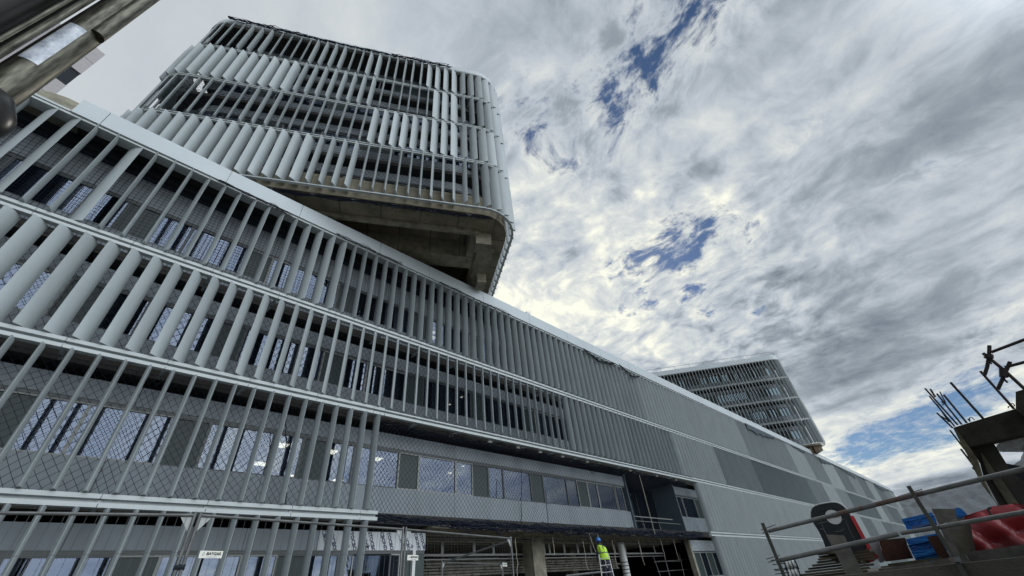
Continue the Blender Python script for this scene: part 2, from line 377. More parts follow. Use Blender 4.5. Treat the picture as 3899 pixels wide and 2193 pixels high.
# bare curved roof edge where the cladding is missing
b = MB(); n = 14
prof = [(-14.2, .62), (-9, .8), (-8.2, .85), (-7.7, 1.25), (-7.2, 1.6), (-6.7, 1.72), (-6.2, 1.70), (-5.8, 1.6)]
for (xa, ha), (xb, hb) in zip(prof, prof[1:]):
    b.add([(xa, 17.25, ZP0+.12), (xb, 17.25, ZP0+.12), (xb, 17.7, ZP0+hb-.1), (xa, 17.7, ZP0+ha-.1), (xa, 18.6, ZP0+.12), (xb, 18.6, ZP0+.12), (xb, 18.2, ZP0+hb), (xa, 18.2, ZP0+ha)],
          [(0, 1, 2, 3), (3, 2, 6, 7), (7, 6, 5, 4), (0, 3, 7, 4), (1, 5, 6, 2), (0, 4, 5, 1)])
b.build('roof_upstand', M['conc2'], pod, True, 60)
# slabs, roof, core mass
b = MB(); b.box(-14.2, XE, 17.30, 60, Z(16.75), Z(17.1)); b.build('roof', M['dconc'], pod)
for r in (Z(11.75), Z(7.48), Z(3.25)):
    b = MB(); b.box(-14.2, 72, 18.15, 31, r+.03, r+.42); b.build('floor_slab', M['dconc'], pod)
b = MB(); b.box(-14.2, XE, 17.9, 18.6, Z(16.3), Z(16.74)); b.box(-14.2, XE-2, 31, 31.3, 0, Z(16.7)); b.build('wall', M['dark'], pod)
b = MB(); b.box(-14.2, -13.9, 17.6, 31, 0, Z(16.7)); b.box(72, XE-.6, 18.42, 18.7, 0, Z(16.7)); b.box(XE-.6, XE-.3, 16.9, 60, 0, Z(16.7)); b.build('wall', M['panel'], pod)
# wall bands behind the screen
J = 4.58
BASE = [Z(-.72), Z(3.50), Z(7.725), Z(11.95)]
def bands(x0, x1, y, z0, z1, m, name='wall_panel'):
    b = MB(); k = math.ceil((x0-.09)/J); xs = [x0]
    while .09+k*J < x1-.2: xs.append(.09+k*J) if .09+k*J > x0+.2 else None; k += 1
    xs.append(x1)
    for a, c in zip(xs, xs[1:]): b.box(a+.008, c-.008, y, y+.12, z0, z1)
    return b.build(name, m, pod)
XO0, XO1 = 30.2, 37.9        # open loggia on the first floor
for s, z in enumerate(BASE):
    runs = [(-14, 72)]
    if s == 1: runs = [(-14, 30.15), (37.95, 72)]
    if s == 0: runs = [(-14, 12.15), (38.0, 72)]
    for a, c in runs:
        if s > 0: bands(a, c if not (s == 1 and c < 31) else 30.15, YW, z, z+1.27, M['panel'])
        else: bands(a, c, YW, z, z+1.27, M['panel'])
        if not (s == 0 and c < 13): bands(a, c if c > 31 or s != 1 else 30.15, YW, z+3.05, z+(3.72 if s < 3 else 4.85), M['panel'])
        else: bands(a, 7.25, YW, z+3.05, z+3.72, M['panel'])
        b = MB(); b.box(a, c, YW+.02, YW+.16, z+2.93, z+3.05); b.build('window_head', M['frame'], pod)
# windows: period of four modules: dark panel, narrow pane, wide pane (alternating)
MOD = J/4
def window(x, z0, z1, wide, flip, grey, dk=False):
    w = wide*MOD; f = MB(); t = .05
    f.box(x, x+t, YW+.03, YW+.13, z0, z1); f.box(x+w-t, x+w, YW+.03, YW+.13, z0, z1); f.box(x+t, x+w-t, YW+.03, YW+.13, z0, z0+t); f.box(x+t, x+w-t, YW+.03, YW+.13, z1-t, z1)
    fr = f.build('window', M['lframe'] if grey else M['frame'], pod)
    p = MB(); p.box(x+t, x+w-t, YW+.07, YW+.09, z0+t, z1-t); p.build('pane', M['opaque'] if dk else M['glass'], fr)
def bay(k, s):
    x = .819*18.4+J*k; z = BASE[s]; z0, z1 = z+1.27, z+2.93
    if s == 1 and x > 28: return
    if s == 0 and x > 9: return
    fl = (k % 2 == 0)
    seq = [(1, 1), (1, 0), (2, 0)] if fl else [(1, 1), (2, 0), (1, 0)]
    for w, d in seq: window(x, z0, z1, w, fl, (k+s) % 3 == 0, bool(d)); x += w*MOD
for s in range(4):
    for k in range(-6, 4 if s in (2, 3) else 3): bay(k, s)
window(28.6, BASE[1]+1.27, BASE[1]+2.93, 1, 0, True); 
window(38.3, BASE[1]+1.27, BASE[1]+2.93, .8, 0, True); window(39.3, BASE[1]+1.27, BASE[1]+2.93, 2, 0, True, False); window(41.7, BASE[1]+1.27, BASE[1]+2.93, 1, 0, True, True)
for i in range(4): window(38.3+i*1.15, BASE[0]+.9, BASE[0]+2.93, 1, 0, True, i % 2 == 0)
window(11.0-2*MOD+.05, BASE[0]+1.27, BASE[0]+2.93, 1.9, 0, True)
for s in (2, 3):
    b = MB(); b.box(.819*18.4+J*4, 72, YW+.05, YW+.1, BASE[s]+1.27, BASE[s]+2.93); b.build('dark_glazing', M['opaque'], pod)
for s in (0, 1): b = MB(); b.box(43.2, 72, YW+.05, YW+.1, BASE[s]+1.27, BASE[s]+2.93); b.build('dark_glazing', M['opaque'], pod)
# ceiling lamps seen through the glass
def clamp(px, py, z, w=.6, l=1.2):
    p = ptZ(px, py, z); b = MB(); b.box(p.x-l/2, p.x+l/2, p.y-w/2, p.y+w/2, z-.03, z-.005); b.build('ceiling_lamp', M['lamp'], pod)
for p in ((992, 1765), (1069, 1694), (1257, 1719), (1430, 1747), (1113, 1813), (1282, 1830)): clamp(*p, Z(7.47), .65, .65)
for p in ((1763, 1774), (1713, 1800)): clamp(*p, Z(7.47), .2, .2)
for p in ((1648, 1285), (1647, 1265)): clamp(*p, Z(16.6), .4, .4)
for p in ((1758, 1511), (1712, 1539)): clamp(*p, Z1-.02, .16, .16)
# first-floor loggia
b = MB(); b.box(XO0-.0, XO0+.12, 18.3, 24, BASE[1]+.1, Z2-.2); b.box(XO1, XO1+.12, 18.3, 24, BASE[1]+.1, Z2-.2); b.box(XO0, XO1, 24, 24.1, BASE[1], Z2); b.build('loggia_lining', mat('teal_lining', (.075, .11, .125), .7), pod)
b = MB(); b.box(30.4, 37.9, 20.5, 20.54, BASE[1]+.1, Z2-.4); b.build('loggia_glazing', M['dglass'], pod)
b = MB()
for x in (31.6, 33.4, 34.9, 36.4): b.box(x, x+.05, 20.46, 20.6, BASE[1]+.1, Z2-.4)
b.build('mullion', M['frame'], pod)
b = MB(); b.box(30.2, 36.6, 18.55, 18.61, Z(4.50), Z(4.56)); b.box(30.2, 37.8, 18.57, 18.60, Z(4.22), Z(4.25))
for x in (31.9, 34.3): b.bar((x, 18.55, Z(4.5)), (x+.5, 18.9, Z(4.2)), .05, .05); b.bar((x+.5, 18.9, Z(4.2)), (x+.6, 18.9, Z(3.5)), .05, .05)
b.build('handrail', M['lframe'], pod)
b = MB(); b.box(30.1, 38.6, 18.2, 18.42, Z(3.44), Z(3.53)); b.build('edge_flashing', M['rail'], pod)
# ---- ground floor, still open
GF = Z(3.28)
b = MB(); b.box(12.15, 38.2, 17.9, 31, Z(3.14), GF); b.build('ceiling_slab', M['conc'], pod)
for c in ((20.33, 21.33, 19.5, 20.3), (28.0, 28.6, 23, 23.6), (13.2, 13.7, 24, 24.6)): b = MB(); b.box(*c, 0, Z(3.14)); b.build('column', M['conc2'], pod)
b = MB(); b.box(12.2, 38, 21.0, 21.06, Z(2.40), Z(2.50)); b.box(12.2, 38, 21.02, 21.06, Z(2.24), Z(2.28))
x = 12.9
while x < 37.5: b.box(x, x+.14, 21.0, 21.05, Z(2.5), Z(3.14)); x += random.choice((1.45, 1.5, .5, 2.2, 1.5))
b.build('ceiling_stud', M['white'], pod)
bw = MB(); rnd = random.Random(2)        # course-by-course lath behind the studs
for j in range(6):
    x = 12.3
    while x < 31: w = rnd.uniform(.5, 1.3); bw.box(x, x+w-.04, 21.3+.05*j, 21.36+.05*j, Z(2.2-.13*j)+rnd.uniform(-.01, .01), Z(2.29-.13*j)); x += w
bw.build('lath', mat('grey_lath', (.20, .19, .165), .9, var=.3, vs=2), pod)
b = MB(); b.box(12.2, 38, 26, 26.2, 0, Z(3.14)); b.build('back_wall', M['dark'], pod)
b = MB(); b.box(20, 24.5, 23.5, 23.6, Z(-.4), Z(1.35)); b.box(25.5, 30, 25, 25.1, Z(0), Z(1.2)); b.build('boarding', mat('green_boarding', (.05, .07, .065), .8), pod)
b = MB(); b.box(11.48, 11.62, 18.3, 18.5, 0, Z(2.34)); b.build('door_post', M['white'], pod)
b = MB(); b.box(10.95, 11.47, 18.44, 18.5, 0, Z(2.34)); b.box(11.63, 12.15, 18.44, 18.5, 0, Z(2.30)); b.build('door_panel', M['opaque'], pod)
rnd = random.Random(12)
for k in range(9):
    x = 13.5+k*2.7+rnd.uniform(-.6, .6); y = rnd.uniform(22, 25); b = MB(); b.tube([(x, y, 0), (x+rnd.uniform(-.05, .05), y, Z(3.14))], .03, 6); b.build('prop', M['steel'], pod)
for k in range(6):
    y = 19.0+k*.55; b = MB(); b.tube([(12.3, y, Z(3.02-.03*(k % 3))), (37.9, y, Z(3.0))], .03+.02*(k % 3), 6); b.build('conduit', M['steel'] if k % 2 else M['conc2'], pod)
b = MB()
for k in range(14):
    x = 12.8+k*1.8; pts = [(x+.16*i, 18.3+.1*math.sin(i*1.7+k), Z(3.12)-(.25+.25*rnd.random())*math.sin(math.pi*i/10)) for i in range(11)]; b.tube(pts, .012, 4)
b.build('cable', M['net'], pod)
# striped column wrap
b = MB(); b.tube([(29.7, 19.6, 0), (29.7, 19.6, Z(2.95))], .26, 16); cw = b.build('wrapped_column', M['white'], pod, True)
b = MB()
for i in range(12): b.tube([(29.7, 19.6, .12+i*.21), (29.7, 19.6, .17+i*.21)], .275, 16)
b.build('strap', mat('dark_strap', (.03, .035, .05), .7), cw, True)
# printed boards above the ground-floor windows
zb0, zb1 = Z(2.33), Z(3.0)
bd = MB(); bd.box(7.26, 9.86, YW-.02, YW+.1, zb0, zb1); bd.box(9.88, 12.15, YW-.02, YW+.1, zb0, zb1); bd = bd.build('printed_board', mat('silver_board', (.50, .53, .56), .5, var=.04), pod)
ink = mat('navy_ink', (.015, .02, .06), .7)
def clipped_text(words):
    for (x, z, body, size) in words:
        me = textmesh(body, size, .002, bold=.008); a = R(-68)
        Mx = Matrix.Translation((x, YW-.024, z)) @ Matrix.Rotation(R(90), 4, 'X') @ Matrix.Rotation(a, 4, 'Z'); me.transform(Mx)
        bm = bmesh.new(); bm.from_mesh(me)
        for co, no in (((0, 0, zb0+.01), (0, 0, -1)), ((0, 0, zb1-.01), (0, 0, 1)), ((7.27, 0, 0), (-1, 0, 0)), ((12.14, 0, 0), (1, 0, 0))):
            bmesh.ops.bisect_plane(bm, geom=bm.verts[:]+bm.edges[:]+bm.faces[:], plane_co=co, plane_no=no, clear_outer=True)
        bm.to_mesh(me); bm.free()
        if me.polygons: link('lettering', me, ink, bd)
ws = []
for i in range(12):
    x = 7.45+i*.42; ws.append((x, zb0+(.20 if i % 2 else .52)+.05*math.sin(i), 'STOCBOND', .20))
    if i in (4, 9): ws.append((x+.22, zb0+.16, '\u2192', .18))
clipped_text(ws)
# dimpled board at the far end of the opening
b = MB(); b.box(38.0, 42.4, YW-.01, YW+.1, Z(2.3), Z(3.05))
for i in range(16):
    for j in range(3): b.box(38.2+i*.26, 38.28+i*.26, YW-.03, YW-.005, Z(2.4+j*.22), Z(2.52+j*.22))
b.build('printed_board', mat('grey_printed_board', (.30, .33, .36), .6, var=.25, vs=6), pod)
b = MB(); b.box(37.75, 38.0, 18.3, 18.7, 0, Z(3.1)); b.build('column', M['conc2'], pod)
# brackets under the middle rail
for x in (15.2, 17.4, 19.3, 21.4, 24.0, 29.3, 33.2, 36.4): b = MB(); b.box(x, x+.26, 17.12, 17.25, Z2-.32, Z2-.17); b.build('bracket', M['lframe'], pod)
b = MB(); b.box(19.55, 19.95, 16.85, 17.15, ZP1, ZP1+.32); tag(b.build('vent_box', M['white']), 'small pale metal box standing on the parapet edge beside the near tower', 'box')
# ---------------------------------------------------------------- towers
class Tower:
    """rounded box in plan; n = outward normal (towards the street), u = along the front"""
    def __init__(s, th, p, ul, ur, depth, Rr):
        s.n = Vector((math.cos(R(th)), math.sin(R(th)), 0)); s.u = Vector((-math.sin(R(th)), math.cos(R(th)), 0))  # u grows to the left
        s.p, s.ul, s.ur, s.d, s.R = p, ul, ur, depth, Rr
    def w(s, u, v): return s.u*u+s.n*v       # v = distance from the camera along n
    def path(s, inset=0.0, step=.25, closed=True, rad=None):
        """list of (point, outward normal, s) from the back of the right side round the front to the back of the left side"""
        ul, ur, v0, v1 = s.ul-inset, s.ur+inset, s.p+inset, s.p+s.d-inset; r = (rad if rad is not None else max(s.R-inset, .3)); o = []
        seg = []
        def line(a, b, nn):
            L_ = (b-a).length; k = max(1, int(L_/step))
            for i in range(k): seg.append((a+(b-a)*i/k, nn))
        def arc(cu, cv, a0, a1):
            k = max(4, int(abs(a1-a0)*r/step))
            for i in range(k):
                a = a0+(a1-a0)*i/k; d = s.u*math.cos(a)+s.n*math.sin(a); seg.append((s.w(cu, cv)+d*r, d))
        H = math.pi/2
        line(s.w(ur, v1-r), s.w(ur, v0+r), -s.u); arc(ur+r, v0+r, 2*H, 3*H)
        line(s.w(ur+r, v0), s.w(ul-r, v0), -s.n); arc(ul-r, v0+r, -H, 0)
        line(s.w(ul, v0+r), s.w(ul, v1-r), s.u); arc(ul-r, v1-r, 0, H)
        line(s.w(ul-r, v1), s.w(ur+r, v1), s.n); arc(ur+r, v1-r, H, 2*H)
        acc = 0
        for i, (q, nn) in enumerate(seg):
            if i: acc += (q-seg[i-1][0]).length
            o.append((q, nn, acc))
        return o
    def sweep(s, b, z0, z1, o0, o1, inset=0.0, step=.4, gap=None, rad=None):
        P = s.path(inset, step, rad=rad); n = len(P); base = len(b.v)
        for q, nn, a in P:
            for off, z in ((o0, z0), (o1, z0), (o1, z1), (o0, z1)): t = q-nn*off; b.v.append((t.x, t.y, z))
        for i in range(n):
            j = (i+1) % n
            for k in range(4): k2 = (k+1) % 4; b.f.append((base+i*4+k, base+i*4+k2, base+j*4+k2, base+j*4+k))
    def plate(s, b, z0, z1, inset=0.0, step=.5):
        P = s.path(inset, step); n = len(P); base = len(b.v)
        for z in (z0, z1):
            for q, nn, a in P: b.v.append((q.x, q.y, z))
        b.f.append(tuple(base+i for i in range(n))); b.f.append(tuple(base+n+i for i in range(n))[::-1])
        for i in range(n): j = (i+1) % n; b.f.append((base+i, base+j, base+n+j, base+n+i))
def build_tower(T, root, levels, ztop, angf, inset=1.35, sides=16, wins=None, stepf=.4, detail=True):
    z = levels                                     # bottom .. top rail heights (world)
    b = MB()
    for k, h in enumerate(z[:-1]):
        for o in ((-.14,) if k == 0 else (-.13, .05)):
            T.sweep(b, h+o, h+o+.07, -.07, .07, step=stepf)
    T.sweep(b, z[-1]-.07, z[-1], -.07, .07, step=stepf)
    b.build('rail', M['rail'], root)
    b = MB(); T.sweep(b, z[-1]+.03, ztop, -.10, .55, step=stepf); b.build('parapet', M['cap'], root, True, 40)
    P = T.path(0, .05); tot = P[-1][2]; lf = T.d-T.R; fl = []
    s0 = max(0, lf-sides); s1 = lf+math.pi*T.R/2*2+(T.ul-T.ur-2*T.R)+3.0
    k = 0; s_ = s0+.3
    while s_ < s1:
        i = min(range(0, len(P), 1), key=lambda i: abs(P[i][2]-s_)) if False else int(s_/tot*len(P))
        while i < len(P)-1 and P[i][2] < s_: i += 1
        while i > 0 and P[i][2] > s_: i -= 1
        q, nn, a = P[i]; na = math.degrees(math.atan2(nn.y, nn.x))
        for r in range(4):
            h0, h1 = z[r]+(.06 if r == 0 else .15), z[r+1]-(.14 if r < 3 else .10)
            fl.append((q.x, q.y, h0, h1-h0, angf(r, s_-lf, q, na)))
        s_ += PIT; k += 1
    place_fins(fl, root)
    # slabs, roof
    for k in range(1, 5):
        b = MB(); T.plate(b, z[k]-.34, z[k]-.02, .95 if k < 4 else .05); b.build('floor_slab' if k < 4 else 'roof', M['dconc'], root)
    # wall bands
    for k in range(4):
        b = MB(); zb = z[k]+.05
        T.sweep(b, zb, zb+1.3, 0, .15, inset, step=.6, rad=2.4); T.sweep(b, zb+2.95, zb+3.65, 0, .15, inset, step=.6, rad=2.4)
        b.build('wall_panel', M['panel'], root)
        b = MB(); T.sweep(b, zb+2.83, zb+2.95, .02, .16, inset, step=.6, rad=2.4); b.build('window_head', M['frame'], root)
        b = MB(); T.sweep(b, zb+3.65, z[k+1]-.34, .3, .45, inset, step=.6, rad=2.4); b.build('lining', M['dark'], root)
def towerwindows(T, root, z, inset, u0, u1, kinds, rows=range(4), mw=1.145, gm='glass'):
    """individual windows along the front, u running right to left"""
    i = 0
    for k in rows:
        u = u0; zb = z[k]+.05+1.3; zt = z[k]+.05+2.83; rnd = random.Random(k*7+3)
        while u < u1-.4:
            w = mw*rnd.choice(kinds); w = min(w, u1-u); v = T.p+inset+.08
            b = MB(); t = .06
            def fbox(a0, a1, c0, c1, d0=0.0, d1=.1):
                b.obox(T.w((a0+a1)/2, v+(d0+d1)/2)+Vector((0, 0, (c0+c1)/2)), T.u*(a1-a0)/2, T.n*(d1-d0)/2, Vector((0, 0, (c1-c0)/2)))
            fbox(u, u+t, zb, zt); fbox(u+w-t, u+w, zb, zt); fbox(u+t, u+w-t, zb, zb+t); fbox(u+t, u+w-t, zt-t, zt)
            fr = b.build('window', M['lframe'] if rnd.random() < .4 else M['frame'], root)
            b = MB(); fbox(u+t, u+w-t, zb+t, zt-t, .03, .06); b.build('pane', M[gm] if rnd.random() < .72 else M['opaque'], fr)
            u += w; i += 1
    for k in rows:
        for (a0, a1) in ((T.ur+2.0, u0), (u1, T.ul-2.0)):
            if a1 > a0: b = MB(); b.obox(T.w((a0+a1)/2, T.p+inset+.12)+Vector((0, 0, z[k]+2.11)), T.u*(a1-a0)/2, T.n*.03, Vector((0, 0, .765))); b.build('dark_glazing', M['opaque'], root)
LV = [Z(18.4), Z(22.77), Z(27.0), Z(31.23), Z(35.25)]
TA = Tower(60.75, 15.1, 16.35, -5.92, 24, 2.2)
ta = empty('hospital_tower', (5, 14, 0)); tag(ta, 'near tower with rounded corners cantilevered over the long block, full height louvre blades', 'tower')
def angA(r, s, q, na):
    va = math.degrees(math.atan2(q.y, q.x)); inw = na+180
    # s measured from the start of the right corner arc
    f = s-math.pi*TA.R/2                                  # along the front, 0 = right end
    if f < -.5: 
        return inw+44 if s < 0 else inw+40*(1-min(1, s/3.4))+ (26 if r in (1, 3) else 8)
    Lf = TA.ul-TA.ur-2*TA.R; g = f/Lf                     # 0 right .. 1 left
    if g > 1.0: return va+3 if r in (1, 3) else inw+82
    if r == 3: d = 42 if g < .10 else 14 if g < .30 else 36 if g < .36 else 12 if g < .42 else 32 if g < .56 else 5 if g < .70 else 32 if g < .84 else 6
    elif r == 2: d = 54 if g < .08 else 1 if g < .30 else 32 if g < .56 else 64
    elif r == 1: d = 48 if g < .30 else 8 if g < .56 else 22 if g < .68 else 5
    else: d = 12 if g < .06 else 2 if g < .28 else 32 if g < .42 else 60
    return va-d
build_tower(TA, ta, LV, Z(35.87), angA)
towerwindows(TA, ta, LV, 1.35, TA.ur+2.6, TA.ul-3, (1, 1, 2, .6))
# underside with beams
def tblock(b, T, u0, u1, v0, v1, z0, z1):
    b.obox(T.w((u0+u1)/2, (v0+v1)/2)+Vector((0, 0, (z0+z1)/2)), T.u*(u1-u0)/2, T.n*(v1-v0)/2, Vector((0, 0, (z1-z0)/2)))
ZS = LV[0]-.2
b = MB(); P = TA.path(.35, .3); inner_u0, inner_u1, inner_v0, inner_v1 = -3.75, 14.2, 16.75, 36
TA.plate(b, ZS+1.35, ZS+1.6, .4); b.build('underside_slab', M['conc'], ta)
b = MB(); TA.plate(b, ZS-.02, ZS+1.34, .4); o = b.build('edge_beam', M['conc'], ta)
# cut the coffer out of the edge beam plate
me = o.data; bm = bmesh.new(); bm.from_mesh(me); bm.clear()
ring = TA.path(.4, .5); out = [q for q, _, _ in ring]; nO = len(out)
inn = [TA.w(inner_u0, inner_v1), TA.w(inner_u0, inner_v0), TA.w(inner_u1, inner_v0), TA.w(inner_u1, inner_v1)]
bm.free(); b = MB()
def near(q):        # project outline point on the inner rectangle
    u = max(inner_u0, min(inner_u1, q.dot(TA.u))); v = max(inner_v0, min(inner_v1, q.dot(TA.n))); return TA.w(u, v)
n = nO
for q in out: t = near(q); b.v += [(q.x, q.y, ZS), (t.x, t.y, ZS), (t.x, t.y, ZS+1.34), (q.x, q.y, ZS+1.34)]
for i in range(n):
    j = (i+1) % n
    for k in range(3): b.f.append((i*4+k, i*4+k+1, j*4+k+1, j*4+k))
    b.f.append((i*4+3, i*4, j*4, j*4+3))
me2 = b.mesh('edge_beam'); me2.materials.append(M['conc']); o.data = me2
b = MB(); tblock(b, TA, -3.72, 14.1, 16.78, 17.0, ZS-.28, ZS+1.3); tblock(b, TA, -5.0, -3.9, 18.2, 30, ZS-.12, ZS+.01)
tblock(b, TA, -3.74, 14.1, 19.2, 20.3, ZS-.05, ZS+1.3); tblock(b, TA, -3.74, -3.3, 17.05, 19.15, ZS-.05, ZS+1.3)
b.build('beam', M['conc2'], ta)
for c in ((-4.5, -3.55, 16.95, 17.75, ZS-.95, ZS+1.2), (-4.9, -4.3, 20.6, 21.5, ZS-.9, ZS)): b = MB(); tblock(b, TA, *c); b.build('column_stub', M['conc2'], ta)
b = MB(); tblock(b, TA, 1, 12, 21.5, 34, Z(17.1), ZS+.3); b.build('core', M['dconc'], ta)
b = MB()
for k in range(9):
    tblock(b, TA, -2.9+k*1.95, -2.86+k*1.95, 17.05, 19.15, ZS+1.325, ZS+1.348); tblock(b, TA, -4.6+k*2.2, -4.565+k*2.2, 15.6, 16.7, ZS-.008, ZS+.001)
    tblock(b, TA, -2.9+k*1.95, -2.87+k*1.95, 19.19, 19.2, ZS, ZS+1.3)
for k in range(12): tblock(b, TA, -5.5, -4.0, 17.4+k*1.3, 17.43+k*1.3, ZS-.008, ZS+.001)
tblock(b, TA, -3.7, 14, 17.9, 17.93, ZS+1.325, ZS+1.348)
b.build('formwork_joint', M['dconc'], ta)
b = MB(); rnd = random.Random(31)
for k in range(30):
    u = -4.2+k*.62; 
    for v in (15.9, 16.4): c = TA.w(u, v); tblock(b, TA, u, u+.05, v, v+.05, ZS-.006, ZS+.001)
b.build('tie_hole', M['dark'], ta)
b = MB(); b.tube([TA.w(13, 17.3)+Vector((0, 0, ZS+1.2)), TA.w(-3.6, 17.3)+Vector((0, 0, ZS+1.2))], .05, 6); b.tube([TA.w(-3.2, 17.1)+Vector((0, 0, ZS+1.1)), TA.w(-3.2, 19.1)+Vector((0, 0, ZS+1.1))], .04, 6)
b.build('pipe', M['steel'], ta)
b = MB(); 
for k in range(9): c = TA.w(TA.ur+3+k*2.1, TA.p+.55)+Vector((0, 0, ZS-.04)); b.obox(c, TA.u*.16, TA.n*.06, Vector((0, 0, .05)))
b.build('bracket', M['rail'], ta)
# far tower
TB = Tower(37.7, 82.5, -46.75+58, -46.75, 30, 2.4)
tb = empty('hospital_tower', (93, 13.5, 0)); tag(tb, 'far tower with five louvre rails rising behind the right end of the long block', 'tower')
def angB(r, s, q, na):
    va = math.degrees(math.atan2(q.y, q.x)); f = s-math.pi*TB.R/2
    if f < -.5: return na+180+(40 if s < 0 else 20)
    return va+3+4*math.sin(f*.35+r)
build_tower(TB, tb, LV, Z(36.2), angB, sides=8)
towerwindows(TB, tb, LV, 1.35, TB.ur+2.6, TB.ur+33, (.62, .62, .62, .5), mw=1.0, gm='dglass')
b = MB(); TB.plate(b, ZS-.1, ZS+.2, .5); tblock(b, TB, TB.ur+1.2, TB.ur+30, 83.6, 100, ZS-1.0, ZS); b.build('underside_slab', M['conc'], tb)
b = MB(); rnd = random.Random(5)
for i in range(40):
    u = TB.ur+2+rnd.random()*22; h = rnd.uniform(.5, 1.4); w = rnd.uniform(.3, 1.4); v = 83+rnd.random()*.8
    tblock(b, TB, u, u+w, v, v+.6, ZS-.2-h, ZS)
tblock(b, TB, TB.ur+4.2, TB.ur+5.0, 85.5, 86.3, Z(14), ZS); b.build('rough_soffit', mat('brown_concrete', (.11, .08, .055), .9, var=.4, vs=.8), tb)
b = MB(); # thin roof rail
Pq = [q for q, nn, a in TB.path(.2, 1.0)]; b.tube([q+Vector((0, 0, Z(37.0))) for q in Pq], .035, 5)
for q in Pq[::3]: b.tube([q+Vector((0, 0, Z(36.2))), q+Vector((0, 0, Z(37.0)))], .03, 4)
b.build('roof_railing', M['steel'], tb)
# far block of flats beyond the pole, upper left
fb = empty('apartment_block', (-25, 58, 0)); tag(fb, 'pale multi-storey block with dark recessed balconies behind the steel pole', 'building')
r_ = 60.0; aR = 111.72; d = Vector((math.cos(R(aR)), math.sin(R(aR)), 0)); rt = Vector((math.sin(R(aR)), -math.cos(R(aR)), 0)); org = d*r_
def fblock(b, x0, x1, y0, y1, z0, z1): b.obox(org-rt*((x0+x1)/2)+d*((y0+y1)/2)+Vector((0, 0, (z0+z1)/2)), rt*(x1-x0)/2, d*(y1-y0)/2, Vector((0, 0, (z1-z0)/2)))
b = MB(); fblock(b, .25, 14, .3, 12, 0, EYE+1.14*r_); b.build('wall', mat('pale_block', (.30, .29, .30), .8, var=.05), fb)
FBM = mat('pale_cladding', (.36, .34, .35), .8, var=.06); zz_ = EYE+1.15*r_; pat = [(3.2, 1), (3.1, 1), (3.4, 0), (3.0, 1), (3.0, 1), (3.2, 0)]*4
for h, on in pat:
    if zz_-h < 1: break
    if on:
        b = MB(); fblock(b, 0, 1.4, 0, .3, zz_-h+.06, zz_); b.build('facade_panel', FBM, fb)
    else: b = MB(); fblock(b, .05, 1.4, .2, .3, zz_-h+.05, zz_); b.build('balcony_recess', M['dark'], fb)
    zz_ -= h

# ---------------------------------------------------------------- debris nets
def net(name, label, org, ax, ay, w, h, cell, t, sag, seed, square=False, group=None, clip=None, parent=None):
    rnd = random.Random(seed); nz = ax.cross(ay).normalized(); ph = [rnd.uniform(0, 6.28) for _ in range(6)]
    def pos(x, y):
        e = min(1, 4*(y/h)*(1-y/h)+.15)
        dx = sag*.9*math.sin(x*.9+ph[0]+y*.5)*e+sag*.4*math.sin(x*2.7+ph[1]); dy = sag*.8*math.sin(x*.55+ph[2])*e+sag*.4*math.sin(x*1.9+y*1.1+ph[3])*e
        dz = sag*1.2*math.sin(x*.7+y*1.3+ph[4])*e
        return org+ax*(x+dx)+ay*(y+dy)+nz*dz
    b = MB()
    def strand(pts):
        for p, q in zip(pts, pts[1:]):
            d = (q-p); s = nz.cross(d).normalized()*t/2; nn = nz*t/2; k = len(b.v)
            b.v += [tuple(p+s), tuple(p+nn), tuple(p-s), tuple(p-nn), tuple(q+s), tuple(q+nn), tuple(q-s), tuple(q-nn)]
            b.f += [(k, k+1, k+5, k+4), (k+1, k+2, k+6, k+5), (k+2, k+3, k+7, k+6), (k+3, k, k+4, k+7)]
    seg = cell*2.0
    if square:
        for i in range(int(w/cell)+1): m = max(2, int(h/seg)); strand([pos(i*cell, h*j/m) for j in range(m+1)])
        for j in range(int(h/cell)+1): m = int(w/seg); strand([pos(w*i/m, j*cell) for i in range(m+1)])
    else:
        c = cell*1.41; asp = 1.25
        for sgn in (1, -1):
            x = -h/asp
            while x < w+h/asp:
                pts = []; m = int(h/(cell*1.5))
                for j in range(m+1):
                    y = h*j/m; xx = x+sgn*y/asp if sgn > 0 else x+h/asp-y/asp
                    if 0 <= xx <= w: pts.append(pos(xx, y))
                if len(pts) > 1: strand(pts)
                x += c
    for yy in (0, h): m = int(w/.8); b.tube([pos(w*i/m, yy) for i in range(m+1)], t*.9, 5)
    o = b.build(name, M['net'], parent)
    if parent is None: tag(o, label, 'net', group)
    return o
X_, Z_ = Vector((1, 0, 0)), Vector((0, 0, 1)); NG = 'debris nets hung on the building'
net('debris_net', 'dark square-mesh net behind the topmost row of blades', Vector((-13.5, 17.9, Z1+.25)), X_, Z_, 46, 4.0, .17, .016, .05, 1, True, NG)
net('debris_net', 'dark diamond net behind the second row of wide pale blades', Vector((-13.5, 17.75, Z2+.2)), X_, Z_, 44, 3.9, .19, .013, .07, 2, False, NG)
net('debris_net', 'dark diamond net behind the lower blades at the left', Vector((-13.5, 17.7, Z3+.2)), X_, Z_, 21.8, 3.95, .17, .012, .09, 3, False, NG)
net('debris_net', 'wavy dark diamond net stretched over the uncovered first-floor wall and loggia', Vector((8.3, 17.45, Z(3.15))), X_, Z_, 30.6, 4.25, .155, .014, .09, 4, False, NG)
for k, cl in enumerate((.17, .17, .17, .17)):
    q = TA.w(TA.ul-1.0, TA.p+.95); net('debris_net', 'dark netting behind the %s row of blades of the near tower' % ('lowest', 'second lowest', 'second highest', 'topmost')[k],
        q+Vector((0, 0, LV[k]+.1)), -TA.u, Z_, TA.ul-TA.ur-2.2, 3.7, .2, .014, .06, 10+k, False, NG)
